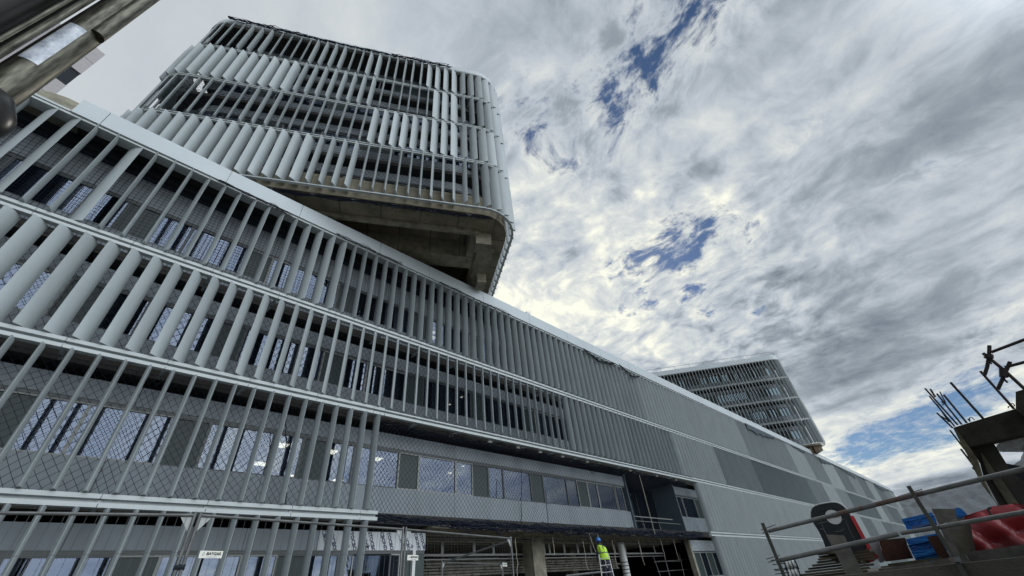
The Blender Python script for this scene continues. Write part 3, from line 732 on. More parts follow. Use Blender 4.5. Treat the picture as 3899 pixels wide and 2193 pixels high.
# gathered, torn net edges
def tangle(name, label, segs, amp, t, seed, m=None, parent=None, cat='net', group=None):
    rnd = random.Random(seed); b = MB()
    for (p, q, nst, am) in segs:
        p = Vector(p); q = Vector(q); Ln = (q-p).length; k = max(4, int(Ln/.28)); dn = (q-p).normalized()
        for s in range(nst):
            off = Vector((0, 0, 0)); pts = []
            for i in range(k+1):
                off = off*.72+Vector((rnd.gauss(0, 1), rnd.gauss(0, .6), rnd.gauss(-.18, 1)))*am*.42
                pts.append(p+(q-p)*i/k+off)
            b.tube(pts, t, 3, False)
    return tag(b.build(name, m or M['net'], parent), label, cat, group)
TG = 'gathered torn net edges'
tangle('gathered_net', 'thick dark net bunch under the parapet left of the near tower', [((-1, 16.66, ZP0-.05), (1.2, 16.66, ZP0-.1), 7, .10), ((1.2, 16.66, ZP0-.1), (2.2, 16.66, ZP0-.18), 9, .14)], 1, .011, 1, group=TG)
tangle('gathered_net', 'thin dark net strip under the parapet below the near tower soffit', [((4.6, 16.66, ZP0+.02), (8.6, 16.66, ZP0-.03), 5, .08)], 1, .011, 21, group=TG)
tangle('gathered_net', 'long thin dark net strip under the parapet right of the near tower soffit', [((11.3, 16.66, ZP0-.03), (17.5, 16.66, ZP0-.05), 5, .09)], 1, .011, 23, group=TG)
tangle('gathered_net', 'nearer drooping dark net loop under the parapet over the closed blades', [((26, 16.6, ZP0-.1), (28, 16.6, ZP0-.7), 8, .12), ((28, 16.6, ZP0-.7), (30.4, 16.6, ZP0-.15), 8, .15)], 1, .018, 2, group=TG)
tangle('gathered_net', 'farther drooping dark net loop under the parapet over the closed blades', [((31.2, 16.6, ZP0-.1), (33, 16.6, ZP0-.75), 8, .12), ((33, 16.6, ZP0-.75), (34.5, 16.6, ZP0-.3), 8, .12)], 1, .018, 22, group=TG)
tangle('gathered_net', 'dark net gathered under the middle rail above the uncovered wall', [((8.8, 17.5, Z2-.25), (39, 17.5, Z2-.25), 9, .13), ((20, 17.6, Z2-.35), (39, 17.6, Z2-.35), 6, .16)], 1, .016, 3, group=TG)
tangle('gathered_net', 'heavy ragged net fringe along the first-floor slab edge', [((8.8, 17.5, Z(3.34)), (39, 17.5, Z(3.32)), 14, .15), ((13, 17.6, Z(3.25)), (38, 17.6, Z(3.22)), 12, .17)], 1, .02, 4, group=TG)
fa = lambda u: TA.w(u, TA.p+.5)+Vector((0, 0, LV[0]-.3))
tangle('gathered_net', 'dark net rolled under the lowest rail of the near tower', [(fa(13), fa(-4.2), 12, .10)], 1, .016, 5, group=TG)
ft = lambda u, z: TA.w(u, TA.p-.25)+Vector((0, 0, LV[4]+z))
tangle('gathered_net', 'blue-black net bunched at the top left of the near tower', [(ft(14.6, .25), ft(9, .0), 12, .16), (ft(9, 0), ft(3, -.1), 10, .10), (ft(3, -.05), ft(-1.5, .1), 10, .16)], 1, .022, 6, group=TG)
# dark scrim sagging below the far parapet
b = MB(); rnd = random.Random(9); x = 61.0; prev = None
while x < 172:
    f = .5+.5*math.sin(x*.21+1); on = (math.sin(x*.13)+math.sin(x*.37+2)) > -.5
    h = (.10+.85*f*rnd.uniform(.7, 1.15)) if on else .02
    if x > 96: h *= 1.15
    if prev: x0, h0 = prev; b.add([(x0, 16.62, ZP0+.02), (x, 16.62, ZP0+.02), (x, 16.60, ZP0-h), (x0, 16.60, ZP0-h0), (x0, 16.66, ZP0+.02), (x, 16.66, ZP0+.02), (x, 16.64, ZP0-h), (x0, 16.64, ZP0-h0)], [(0, 1, 2, 3), (7, 6, 5, 4), (3, 2, 6, 7)])
    prev = (x, h); x += rnd.uniform(.5, 1.3)
tag(b.build('scrim', mat('dark_scrim', (.05, .07, .085), .9, var=.3, vs=2)), 'ragged dark scrim sagging below the far end of the parapet', 'scrim')
# ropes and loose wires
def rope(pts, label, t=.012, m=None, sag=0): b = MB(); b.tube(pts, t, 6); return tag(b.build('rope', m or M['rope'], None, True), label, 'rope', 'loose ropes hanging from the building')
def hang(px, py, Y, ln, t, m=None, wob=.05, seed=0):
    p = ptY(px, py, Y); rnd = random.Random(seed+int(px)); return [p+Vector((rnd.uniform(-wob, wob)*i*.3, 0, -ln*i/6)) for i in range(7)]
rope(hang(2434, 1808, 17.3, 4.0, .02), 'pale rope hanging down across the dark loggia', .022)
for k, (px, py, ln) in enumerate([(1962, 2052, 1.6), (2219, 2058, 1.5), (2286, 0, 0), (2329, 2057, 1.5), (2431, 2060, 1.4), (2510, 2040, 1.3), (2560, 2045, 1.5), (2104, 2045, .9)]):
    if ln: rope(hang(px, py, 17.9, ln, .02, seed=k), ['pale cord dangling beside the fence end post', 'thin cord left of the worker', '', 'thin cord just right of the worker', 'cord hanging right of the striped column', 'short cord over the metal bar grid', 'cord near the dimpled board', 'looped cord right of the concrete column'][k], .016)
p = ptY(2243, 2030, 17.5); rope([p+Vector((.0+.11*i, 0, -1.05*math.sin(math.pi*i/8))) for i in range(9)], 'pale rope loop hanging above the worker', .018)
for k, (a, bq, lab) in enumerate([((1087, 1560, 17.6), (1090, 1925, 17.6), 'knotted dark rope on the net behind the last left blades'), ((1985, 1790, 17.4), (1985, 2010, 17.4), 'dark knotted rope down the net over the pale wall'), ((2077, 1870, 17.4), (2088, 2005, 17.4), 'second dark knotted rope down the net near the grey panels')]):
    p, q = ptY(*a), ptY(*bq); rnd = random.Random(k); rope([p+(q-p)*i/24+Vector((rnd.uniform(-.03, .03), 0, rnd.uniform(-.04, .04))) for i in range(25)], lab, .018, M['net'])
# ---------------------------------------------------------------- temporary fencing
FZ = EYE+1.333
def fpt(px, py): return ptZ(px, py, FZ)
def fence(a, b_, name_label, bottom=.03, wire=.0022, corner=True):
    a = Vector((a.x, a.y, 0)); b_ = Vector((b_.x, b_.y, 0)); ex = (b_-a).normalized(); w = (b_-a).length; ez = Vector((0, 0, 1)); nn = ex.cross(ez)
    t = empty('site_fence', a); tag(t, name_label, 'fence', 'temporary site fence panels')
    def P(x, z, y=0): return a+ex*x+ez*z+nn*y
    b = MB(); b.tube([P(0, .0), P(0, FZ+.04)], .021, 10); b.build('post', M['steel'], t, True)
    b = MB(); b.tube([P(w, .0), P(w, FZ+.04)], .021, 10); b.build('post', M['steel'], t, True)
    b = MB(); b.tube([P(0, FZ), P(w, FZ)], .019, 10); b.build('top_rail', M['steel'], t, True)
    b = MB(); b.tube([P(0, .2), P(w, .2)], .019, 8); b.build('bottom_rail', M['steel'], t, True)
    b = MB(); x = .09
    while x < w-.03: b.tube([P(x, .2), P(x, FZ)], wire, 4, False); x += .1
    z = FZ-.42
    while z > .2: b.tube([P(0, z, .005), P(w, z, .005)], wire, 4, False); z -= .42
    b.build('wire_mesh', M['steel'], t)
    if corner:
        for s, x in ((1, .02), (-1, w-.02)):
            b = MB(); b.prism([(x, FZ-.02), (x+s*.13, FZ-.02), (x, FZ-.19)], a-nn*.012, ex, ez, nn, .006); b.build('corner_gusset', mat('dull_white', (.38, .40, .40), .6) if 'dull_white' not in bpy.data.materials else bpy.data.materials['dull_white'], t)
    return t, P
A0, A1 = fpt(752, 1962), fpt(1535, 2015); A2, A3 = fpt(1546, 2016), fpt(1945, 2050)
ea = (fpt(752, 1962)-fpt(0, 1953)); ea.z = 0; ea.normalize()
f1, P1f = fence(A0-ea*3.5, A0-ea*.03, 'leftmost fence panel in front of the lower louvre blades')
f2, P2f = fence(A0+ea*.03, A1, 'middle fence panel with a name plate on its left half')
f3, P3f = fence(A2, A3, 'right-hand fence panel in front of the dark ground-floor opening')
f4, P4f = fence(ptR(1684, 2142, 16.2), ptR(1912, 2148, 19.2), 'smaller looking fence panel standing farther back inside the opening')
E_ = [Vector(p) for p in (ptR(1934, 2061, 11.72), ptR(1698, 2139, 14.5))]
b = MB(); b.tube(E_, .021, 8); tag(b.build('brace_tube', M['steel'], None, True), 'slanting steel tube bracing the right-hand fence panel from behind', 'tube')
b = MB(); o = P2f(0, 0)
for z in (1.45,): b.tube([A0-ea*.06+Vector((0, 0, z-FZ)), A0+ea*.06+Vector((0, 0, z-FZ))], .034, 8)
tag(b.build('fence_clamp', M['dark'], None, True), 'dark clamp joining the left and middle fence panels', 'clamp')
b = MB(); b.tube([Vector((A1.x, A1.y, 1.2))-ea*.05, Vector((A1.x, A1.y, 1.2))+ea*.09], .034, 8)
tag(b.build('fence_clamp', M['dark'], None, True), 'dark clamp joining the middle and right fence panels', 'clamp')
sgn = mat('white_plate', (.74, .74, .68), .45); blk = mat('sign_black', (.012, .012, .02), .6); gry = mat('sign_grey', (.25, .30, .36), .6)
def sign(px0, py0, px1, py1, f, P, label):
    """plate on a fence panel; corners upper left and lower right, given as directions"""
    a = P(0, 0); ex = (P(1, 0)-a); nn = ex.cross(Vector((0, 0, 1)))
    def hit(px, py):
        d = ray(px, py); e = Vector((0, 0, EYE)); k = (a-e).dot(nn)/d.dot(nn); q = e+d*k; return (q-a).dot(ex), q.z
    x0, z1 = hit(px0, py0); x1, z0 = hit(px1, py1); w, h = x1-x0, z1-z0
    off = nn*.012*(1 if nn.dot(a) < 0 else -1)
    b = MB(); b.obox(P((x0+x1)/2, (z0+z1)/2)+off, ex*w/2, Vector((0, 0, h/2)), nn.normalized()*.002); s = b.build('name_plate', sgn); tag(s, label, 'sign')
    fn = off.normalized()
    def put(body, size, dx, dz, m, shear, bold=0):
        me = textmesh(body, size, .0008, shear, bold); up = Vector((0, 0, 1)); xx = up.cross(fn).normalized()
        me.transform(Matrix.Translation(P((x0+x1)/2, (z0+z1)/2)+off+fn*.004+xx*dx+up*dz) @ Matrix((xx, up, fn)).transposed().to_4x4()); link('lettering', me, m, s)
    put('BAYGAR', h*.56, w*.10, h*.08, blk, .2, h*.02); put('Cerramientos y vallas S.A.', h*.15, w*.06, -h*.33, gry, .15)
    b = MB(); xx = Vector((0, 0, 1)).cross(fn).normalized(); c = P((x0+x1)/2, (z0+z1)/2)+off+fn*.004-xx*w*.33+Vector((0, 0, h*.06))
    b.tube([c+(xx*math.cos(t)*.10+Vector((0, 0, 1))*math.sin(t)*.2)*h*1.1 for t in [i*math.pi/6 for i in range(13)]], h*.03, 4); b.build('emblem', gry, s)
sign(762, 2097, 841, 2126, f2, P2f, 'white name plate on the middle fence panel, left of centre')
sign(1550, 2113, 1590, 2134, f3, P3f, 'small white name plate beside the right fence posts')
sign(1911, 2143, 1930, 2157, f4, P4f, 'tiny white plate on the corner of the farther fence panel')
# ---------------------------------------------------------------- steel pole, upper left
def cylat(az, r, rad, z0, z1, b, n=32): p = Vector((r*math.cos(R(az)), r*math.sin(R(az)), 0)); b.tube([p+Vector((0, 0, z0)), p+Vector((0, 0, z1))], rad, n); return p
pm = bpy.data.materials.new('brushed_steel'); pm.use_nodes = True; t = pm.node_tree; bs = t.nodes['Principled BSDF']
bs.inputs['Metallic'].default_value = .8; bs.inputs['Roughness'].default_value = .42; bs.inputs['Base Color'].default_value = (.17, .16, .13, 1)
c_ = t.nodes.new('ShaderNodeTexCoord'); m_ = t.nodes.new('ShaderNodeMapping'); m_.inputs['Scale'].default_value = (8, 8, 1); nz_ = t.nodes.new('ShaderNodeTexNoise'); nz_.inputs['Scale'].default_value = 9; nz_.inputs['Detail'].default_value = 6
r_2 = t.nodes.new('ShaderNodeValToRGB'); r_2.color_ramp.elements[0].color = (.022, .021, .015, 1); r_2.color_ramp.elements[1].color = (.17, .165, .13, 1)
r_2.color_ramp.elements[0].position = .3; r_2.color_ramp.elements[1].position = .72
t.links.new(c_.outputs['Object'], m_.inputs[0]); t.links.new(m_.outputs[0], nz_.inputs['Vector']); t.links.new(nz_.outputs[0], r_2.inputs[0]); t.links.new(r_2.outputs[0], bs.inputs['Base Color'])
pl = empty('steel_pole', (-.8, 1.9, 0)); tag(pl, 'dark brushed steel pole with collar and pale sticker, upper left close to the camera', 'pole')
rp = 2.0; half = math.radians(1.75)*rp; zt = EYE+5.5
b = MB(); pc = cylat(114.55, rp, half, EYE+.80*rp, zt, b); b.build('tube', pm, pl, True)
b = MB(); cylat(112.75+.9, rp-.05, .030, EYE+1.15*rp, zt, b); b.build('sleeve', pm, pl, True)
dk = mat('dark_steel', (.035, .034, .032), .3, .6, .5, col2=(.012, .012, .012), vs=3)
b = MB(); cylat(121.2, rp+.10, .165, EYE+.2, zt, b, 48); b.build('mast', dk, pl, True)
b = MB(); cylat(116.9, rp-.06, .014, EYE+.80*rp, zt, b); cylat(117.8, rp-.1, .008, EYE+.9*rp, zt, b); b.build('pipe', pm, pl, True)
b = MB(); q = Vector((pc.x, pc.y, 0)); b.tube([q+Vector((0, 0, EYE+z*rp)) for z in (.745, .76, .785, .81, .83, .85)], [half*1.15, half*1.5, half*1.72, half*1.72, half*1.4, half*1.05], 32); b.build('collar', dk, pl, True)
# sticker wrapped on the tube
b = MB(); fa_ = math.atan2(-pc.y, -pc.x); n = 10; a0, a1 = fa_-.95, fa_+.02
for k in range(n+1):
    a = a0+(a1-a0)*k/n
    for z in (.955, 1.135): b.v.append((pc.x+math.cos(a)*(half+.0015), pc.y+math.sin(a)*(half+.0015), EYE+z*rp))
for k in range(n): b.f.append((2*k, 2*k+2, 2*k+3, 2*k+1))
b.build('sticker', mat('scratched_sticker', (.62, .66, .72), .35, col2=(.28, .31, .38), vs=30, stretch=(1, 1, .5)), pl, True)
# ---------------------------------------------------------------- worker and ladder
def PA(az, r, z): return Vector((r*math.cos(R(az)), r*math.sin(R(az)), EYE+z))
rw = 22.6; wd = Vector((math.cos(R(35.5)), math.sin(R(35.5)), 0)); wr = Vector((math.sin(R(35.5)), -math.cos(R(35.5)), 0)); wo_ = PA(35.50, rw, 0)
def WP(x, y, z): return wo_+wr*x+wd*y+Vector((0, 0, z))     # x right, y away, z relative to the eye
skin = mat('skin', (.22, .12, .08), .6); vest = mat('hi_vis_yellow', (.48, .78, .04), .6, var=.06, emis=None); band = mat('reflective_band', (.10, .14, .08), .4); cloth = mat('navy_overalls', (.035, .035, .06), .85); helm = mat('blue_helmet', (.02, .13, .42), .35)
def skinmesh(name, verts, edges, m, parent, sub=2, root=0):
    me = bpy.data.meshes.new(name); me.from_pydata([v[0] for v in verts], edges, []); o = link(name, me, m, parent)
    o.modifiers.new('skin', 'SKIN'); lay = me.skin_vertices[0].data if me.skin_vertices else None
    if lay is None:
        bm = bmesh.new(); bm.from_mesh(me); bm.verts.layers.skin.verify(); bm.to_mesh(me); bm.free(); lay = me.skin_vertices[0].data
    for i, v in enumerate(verts): lay[i].radius = v[1] if isinstance(v[1], tuple) else (v[1], v[1]); lay[i].use_root = (i == root)
    o.modifiers['skin'].use_smooth_shade = True
    s = o.modifiers.new('sub', 'SUBSURF'); s.levels = sub; s.render_levels = sub; return o
hipz = 1.28
V = [(WP(-.02, 0, hipz), (.15, .11)), (WP(-.03, .02, hipz+.22), (.15, .11)), (WP(-.07, .05, hipz+.45), (.175, .11)), (WP(-.10, .07, hipz+.56), (.10, .08)), (WP(-.13, .10, hipz+.64), .055), (WP(-.15, .12, hipz+.73), (.085, .095)), (WP(-.15, .12, hipz+.82), (.08, .09)),
     (WP(-.26, .06, hipz+.50), .065), (WP(-.33, .10, hipz+.24), .048), (WP(-.37, .28, hipz+.04), .036), (WP(-.40, .36, hipz-.01), .036),
     (WP(.11, .12, hipz+.50), .065), (WP(.14, .26, hipz+.26), .048), (WP(.02, .45, hipz+.12), .036),
     (WP(-.09, .0, hipz-.12), .10), (WP(-.09, .03, hipz-.50), .07), (WP(-.08, .0, hipz-.92), .05), (WP(-.08, .12, hipz-.96), .045),
     (WP(.09, .0, hipz-.12), .10), (WP(.10, .03, hipz-.50), .07), (WP(.10, .0, hipz-.92), .05), (WP(.10, .12, hipz-.96), .045)]
Ed = [(0, 1), (1, 2), (2, 3), (3, 4), (4, 5), (5, 6), (2, 7), (7, 8), (8, 9), (9, 10), (2, 11), (11, 12), (12, 13), (0, 14), (14, 15), (15, 16), (16, 17), (0, 18), (18, 19), (19, 20), (20, 21)]
pe = empty('person', WP(0, 0, hipz-.97)); tag(pe, 'worker in yellow vest and blue helmet standing on a ladder with back turned', 'person')
skinmesh('body', V, Ed, cloth, pe)
def ring(b, c, rx, ry, tilt, n=20): base = len(b.v); b.v += [tuple(c+wr*(rx*math.cos(2*math.pi*k/n))+wd*(ry*math.sin(2*math.pi*k/n))+Vector((0, 0, tilt*math.cos(2*math.pi*k/n)))) for k in range(n)]; return base
b = MB(); n = 20; lv = [(-.01, 0, .02, .205, .15), (-.015, .01, .14, .20, .15), (-.03, .02, .26, .20, .15), (-.06, .04, .40, .215, .15), (-.08, .05, .50, .20, .135), (-.10, .07, .575, .13, .10), (-.115, .09, .61, .085, .075)]
for x, y, z, rx, ry in lv: ring(b, WP(x, y, hipz+z), rx, ry, -.02 if z > .45 else 0)
for i in range(len(lv)-1):
    for k in range(n): b.f.append((i*n+k, i*n+(k+1) % n, (i+1)*n+(k+1) % n, (i+1)*n+k))
vv = b.build('vest', vest, pe, True, 80)
b = MB(); ring(b, WP(-.035, .022, hipz+.265), .206, .156, 0); ring(b, WP(-.045, .03, hipz+.315), .209, .157, 0)
for k in range(n): b.f.append((k, (k+1) % n, n+(k+1) % n, n+k))
b.build('band', band, vv, True)
b = MB(); b.bar(WP(-.14, -.105, hipz+.32), WP(-.17, -.075, hipz+.56), .04, .008, wd); b.bar(WP(.03, -.11, hipz+.32), WP(-.01, -.07, hipz+.56), .04, .008, wd); b.build('band', band, vv)
b = MB(); bm = bmesh.new(); bmesh.ops.create_uvsphere(bm, u_segments=20, v_segments=12, radius=1); hm = bpy.data.meshes.new('helmet')
for v in bm.verts:
    z = v.co.z; v.co.z = max(z, -.25)*.14; v.co.x *= .118*(1.12 if z < -.1 else 1); v.co.y *= .14*(1.12 if z < -.1 else 1)
bm.to_mesh(hm); bm.free(); hm.shade_smooth(); hm.transform(Matrix.Translation(WP(-.15, .12, hipz+.80)) @ Matrix((wr, wd, Vector((0, 0, 1)))).transposed().to_4x4()); link('helmet', hm, helm, pe)
# hands
for hx, hy, hz, dx in ((-.40, .36, -.01, -1), (.02, .45, .12, 1)):
    hv = [(WP(hx, hy, hipz+hz), .032), (WP(hx-.02, hy+.07, hipz+hz-.02), .034)]; he = [(0, 1)]
    for f_ in range(4): hv += [(WP(hx-.045+f_*.02, hy+.10, hipz+hz-.03), .010), (WP(hx-.05+f_*.022, hy+.135-.008*abs(f_-1), hipz+hz-.055), .008)]; he += [(1, 2+f_*2), (2+f_*2, 3+f_*2)]
    hv += [(WP(hx+.03, hy+.06, hipz+hz+.0), .010), (WP(hx+.05, hy+.09, hipz+hz-.02), .009)]; he += [(1, 10), (10, 11)]
    skinmesh('hand', hv, he, skin, pe, 1)
b = MB()
for az0, az1 in ((36.12, 36.45), (35.02, 34.75)): b.tube([PA(az0, rw-.28, 1.50), PA(az1, rw-.75, -.7)], .021, 8)
ld = b.build('ladder', M['white'], None, True); tag(ld, 'pale metal ladder the worker stands on', 'ladder')
b = MB()
for z in (1.34, 1.08, .82, .56, .30, .04): f_ = (1.5-z)/2.2; b.tube([PA(36.12+.33*f_, rw-.28-.47*f_, z), PA(35.02-.27*f_, rw-.28-.47*f_, z)], .016, 6)
b.build('rung', M['white'], ld, True)
b = MB(); b.tube([WP(-.03, -.2, hipz+.0), WP(.01, -.22, hipz-.10), WP(-.03, -.22, hipz-.16), WP(.04, -.23, hipz-.30)], .016, 6); tag(b.build('tool_strap', M['white'], None, True), 'pale strap knotted at the top rung behind the worker', 'strap')
# metal bar grid right of the worker, trestle in front of the opening
b = MB(); gp = lambda px, py: ptY(px, py, 19.6)
for (a, c) in (((2490, 2140), (2625, 2129)), ((2500, 2137), (2600, 2137)), ((2505, 2177), (2640, 2166)), ((2488, 2120), (2515, 2193)), ((2528, 2110), (2550, 2193)), ((2585, 2105), (2606, 2193)), ((2622, 2110), (2645, 2193))): b.tube([gp(*a), gp(*c)], .03, 6)
tag(b.build('bar_grid', M['steel'], None, True), 'rusty grey bar grid leaning in the dark opening right of the striped column', 'grid')
b = MB(); b.tube([ptY(2155, 2193, 16.5), ptY(2295, 2177, 16.5)], .05, 6); tag(b.build('lattice_beam', M['steel'], None, True), 'grey tube sloping up to the ladder from the lower left', 'tube')
# ---------------------------------------------------------------- right foreground
def face(az, r): d = Vector((math.cos(R(az)), math.sin(R(az)), 0)); return d*r+Vector((0, 0, EYE)), Vector((math.sin(R(az)), -math.cos(R(az)), 0)), Vector((0, 0, 1)), d
def outline(pts, az, r):
    o, ex, ez, d = face(az, r); out = []
    for px, py in pts:
        v = ray(px, py); k = r/v.dot(d); q = v*k+Vector((0, 0, EYE))-o; out.append((q.dot(ex), q.dot(ez)))
    return out
def z2(x, y): return (3300+x/2.94, 1700+y/2.94)
def z1(x, y): return (2850+x/3.272, 1750+y/3.272)
def slab_(name, pts, az, r, t, m, parent=None, sm=False, off=0):
    o, ex, ez, d = face(az, r); b = MB(); b.prism(outline(pts, az, r), o+d*off, ex, ez, d, t); return b.build(name, m, parent, sm)
def chaikin(p, n=2):
    for _ in range(n):
        q = []
        for i in range(len(p)): a, c = p[i], p[(i+1) % len(p)]; q += [(a[0]*.75+c[0]*.25, a[1]*.75+c[1]*.25), (a[0]*.25+c[0]*.75, a[1]*.25+c[1]*.75)]
        p = q
    return p
# terrace edge the rail stands on
TZ = EYE-.06
b = MB(); ed = [(24, 8.6), (18, 8.2), (11, 8.05), (4.1, 7.85), (-4, 7.55), (-14, 7.2), (-30, 7.0)]
for (a, r), (c, q) in zip(ed, ed[1:]):
    p0, p1 = PA(a, r, -.06), PA(c, q, -.06); q0, q1 = PA(a, 30, -.06), PA(c, 30, -.06); dn = Vector((0, 0, -TZ))
    b.add([p0, p1, q1, q0, p0+dn, p1+dn, q1+dn, q0+dn], [(0, 1, 2, 3), (4, 7, 6, 5), (0, 4, 5, 1), (2, 6, 7, 3)])
struct(b.build('terrace', mat('terrace_concrete', (.085, .08, .065), .9, col2=(.05, .048, .04), vs=2, bump=.5)))
# guard rail
gr = empty('guard_rail', PA(11, 8, -.7)); tag(gr, 'guard rail of two grey-brown tubes on slim posts at the lower right', 'railing')
RK = .75
def rt_(px, py, r): return ptR(px, py, r*RK)
b = MB(); b.tube([rt_(2925, 2022, 11.05), rt_(3170, 1962, 10.8)], .027, 12); b.build('rail_tube', M['steel'], gr, True)
b = MB(); b.tube([rt_(3170, 1962, 10.8), rt_(3443, 1894, 10.55), rt_(3520, 1876, 10.45)], .029, 12); b.build('rail_tube', M['rusty'], gr, True)
b = MB(); b.tube([rt_(3520, 1876, 10.45), rt_(3899, 1785, 9.9), rt_(4200, 1705, 9.4)], .027, 12); b.build('rail_tube', M['steel'], gr, True)
b = MB(); b.tube([rt_(2955, 2136, 11.0), rt_(3300, 2060, 10.7), rt_(3420, 2032, 10.6)], .030, 12); b.build('rail_tube', M['steel'], gr, True)
b = MB(); b.tube([rt_(3430, 2030, 10.6), rt_(3560, 2010, 10.5), rt_(3899, 1950, 9.9), rt_(4200, 1888, 9.4)], .024, 12); b.build('rail_tube', M['steel'], gr, True)
for (pa, pb) in (((2903, 2030), (2958, 2010)), ((2923, 2142), (2975, 2127)), ((3430, 1903), (3520, 1876)), ((3480, 2022), (3560, 2006))):
    b = MB(); p, q = rt_(*pa, 10.85), rt_(*pb, 10.8)
    b.bar(p, q, .018, .010, Vector((0, 0, 1))); b.bar(p+Vector((0, 0, .042)), q+Vector((0, 0, .042)), .018, .010); b.build('coupler', M['rusty'], gr)
for az, r, tp in ((17.8, 8.22, .082), (4.15, 7.84, .0998)):
    b = MB(); b.bar(PA(az, r-.045, tp*r), PA(az, r-.045, -.35), .045, .02, Vector((1, 0, 0))); b.build('post', mat('dark_post', (.05, .055, .045), .6, .3, var=.3, vs=5), gr)
    b = MB(); b.bar(PA(az+.02, r-.075, -.02), PA(az+.02, r+.02, -.02), .10, .05); b.build('clamp', M['rusty'], gr)
# plastering machine
mc = empty('site_machine', PA(11.5, 9.2, -.7)); tag(mc, 'black rounded machine cover with a white disc and red side behind the guard rail', 'machine')
bod = [z1(785, 760), z1(775, 680), z1(785, 610), z1(840, 570), z1(960, 545), z1(1080, 530), z1(1160, 560), z1(1230, 630), z1(1300, 740), z1(1400, 890), z1(1480, 1020), z1(1540, 1120), z1(1500, 1200), z1(1390, 1290), z1(1050, 1290), z1(980, 1150), z1(900, 930)]
blkp = mat('black_plastic', (.012, .015, .018), .42, 0, .35, var=.25, vs=6, bump=.25, bs=9)
slab_('cover', chaikin(bod, 2), 11.5, 9.2, .45, blkp, mc, False)
o_, ex_, ez_, d_ = face(11.5, 9.2); ol = outline([z1(785, 760), z1(772, 680), z1(785, 602), z1(840, 560), z1(960, 536), z1(1080, 520), z1(1165, 552), z1(1240, 625), z1(1280, 690)], 11.5, 9.2)
b = MB(); b.tube([o_+ex_*x+ez_*z+d_*.02 for x, z in ol], .009, 6); b.build('trim', M['white'], mc, True)
ol = outline([z1(870, 700), z1(880, 650), z1(960, 625), z1(1070, 600), z1(1130, 620), z1(1170, 680), z1(1190, 720)], 11.5, 9.2)
b = MB(); b.tube([o_+ex_*x+ez_*z-d_*.004 for x, z in ol], .008, 6); b.build('groove', M['dark'], mc, True)
dc = outline([z1(1057, 716)], 11.5, 9.2)[0]; rr_ = .105
b = MB(); b.prism([(dc[0]+rr_*math.cos(t*math.pi/20), dc[1]+rr_*.98*math.sin(t*math.pi/20)) for t in range(40)], o_-d_*.012, ex_, ez_, d_, .010); disc = b.build('disc', mat('disc_white', (.42, .44, .44), .5), mc)
me = textmesh('umlac', .075, .0006); me.transform(Matrix.Translation(o_+ex_*dc[0]+ez_*(dc[1]+.005)-d_*.0135) @ Matrix((ex_, ez_, -d_)).transposed().to_4x4() @ Matrix.Rotation(R(3), 4, 'Z')); link('lettering', me, blk, disc)
b = MB()
for pts in ([z1(905, 780), z1(930, 850), z1(1000, 1000)], [z1(1210, 760), z1(1260, 880), z1(1360, 1080)], [z1(860, 800), z1(1000, 770), z1(1200, 740)], [z1(1080, 900), z1(1160, 890), z1(1190, 860)], [z1(890, 860), z1(940, 875), z1(960, 905)]):
    b.tube([o_+ex_*x+ez_*z-d_*.003 for x, z in outline(pts, 11.5, 9.2)], .006, 5)
b.build('seam', mat('scuffed_plastic', (.06, .07, .075), .5), mc, True)
red = mat('red_paint', (.34, .015, .02), .35, 0, .5, var=.2, vs=8, coat=.3)
slab_('side_panel', [z1(1262, 700), z1(1310, 700), z1(1450, 960), z1(1545, 1150), z1(1490, 1110), z1(1400, 960)], 11.5, 9.17, .3, red, mc)
slab_('chute', [z1(1385, 1190), z1(1480, 1095), z1(1560, 1150), z1(1635, 1210), z1(1560, 1270), z1(1440, 1300)], 11.2, 9.1, .25, mat('dark_red_paint', (.16, .012, .012), .5, var=.3, vs=8), mc)
# boards, foam, drum, sheeting
gb = mat('grey_board', (.13, .125, .11), .8, 0, .3, col2=(.07, .068, .06), vs=5, bump=.2)
tag(slab_('board', [z1(965, 930), z1(1190, 945), z1(1450, 1449), z1(1470, 1500), z1(1250, 1500)], 11.7, 8.75, .05, gb), 'grey board leaning against the black machine', 'board', 'grey site boards')
tag(slab_('board', [z2(725, 697), z2(990, 697), z2(1010, 800), z2(840, 868), z2(800, 858)], 3.2, 9.4, .06, gb), 'dark grey board standing above the foam stacks', 'board', 'grey site boards')
tag(slab_('board', [z2(800, 865), z2(880, 865), z2(960, 1040), z2(1080, 1280), z2(1245, 1400), z2(1060, 1500), z2(990, 1290)], 3.6, 8.3, .05, gb), 'long grey board sloping down behind the right guard rail post', 'board', 'grey site boards')
blue = mat('blue_foam', (.015, .15, .42), .75, 0, .3, col2=(.006, .06, .24), vs=7, stretch=(1, 1, 3.5), bump=.9, bs=9)
BG = 'blue foam insulation boards'
rnd = random.Random(4)
def foam(p00, p10, p11, p01, n, az, r, labels):
    for i in range(n):
        a, c = i/n, (i+1)/n-.012
        def L2(p, q, f): return (p[0]+(q[0]-p[0])*f+rnd.uniform(-2, 2), p[1]+(q[1]-p[1])*f)
        tag(slab_('foam_board', [L2(p00, p01, a), L2(p10, p11, a), L2(p10, p11, c), L2(p00, p01, c)], az, r+rnd.uniform(0, .08), .9, blue), labels[i], 'foam board', BG)
foam(z2(390, 812), z2(735, 738), z2(790, 860), z2(455, 935), 3, 4.9, 9.6, ['top blue foam board of the upper pack', 'middle blue foam board of the upper pack', 'bottom blue foam board of the upper pack'])
foam(z2(430, 1038), z2(790, 968), z2(940, 1240), z2(575, 1325), 4, 5.6, 9.3, ['top blue foam board of the lower pack', 'second blue foam board of the lower pack', 'third blue foam board of the lower pack', 'bottom blue foam board of the lower pack'])
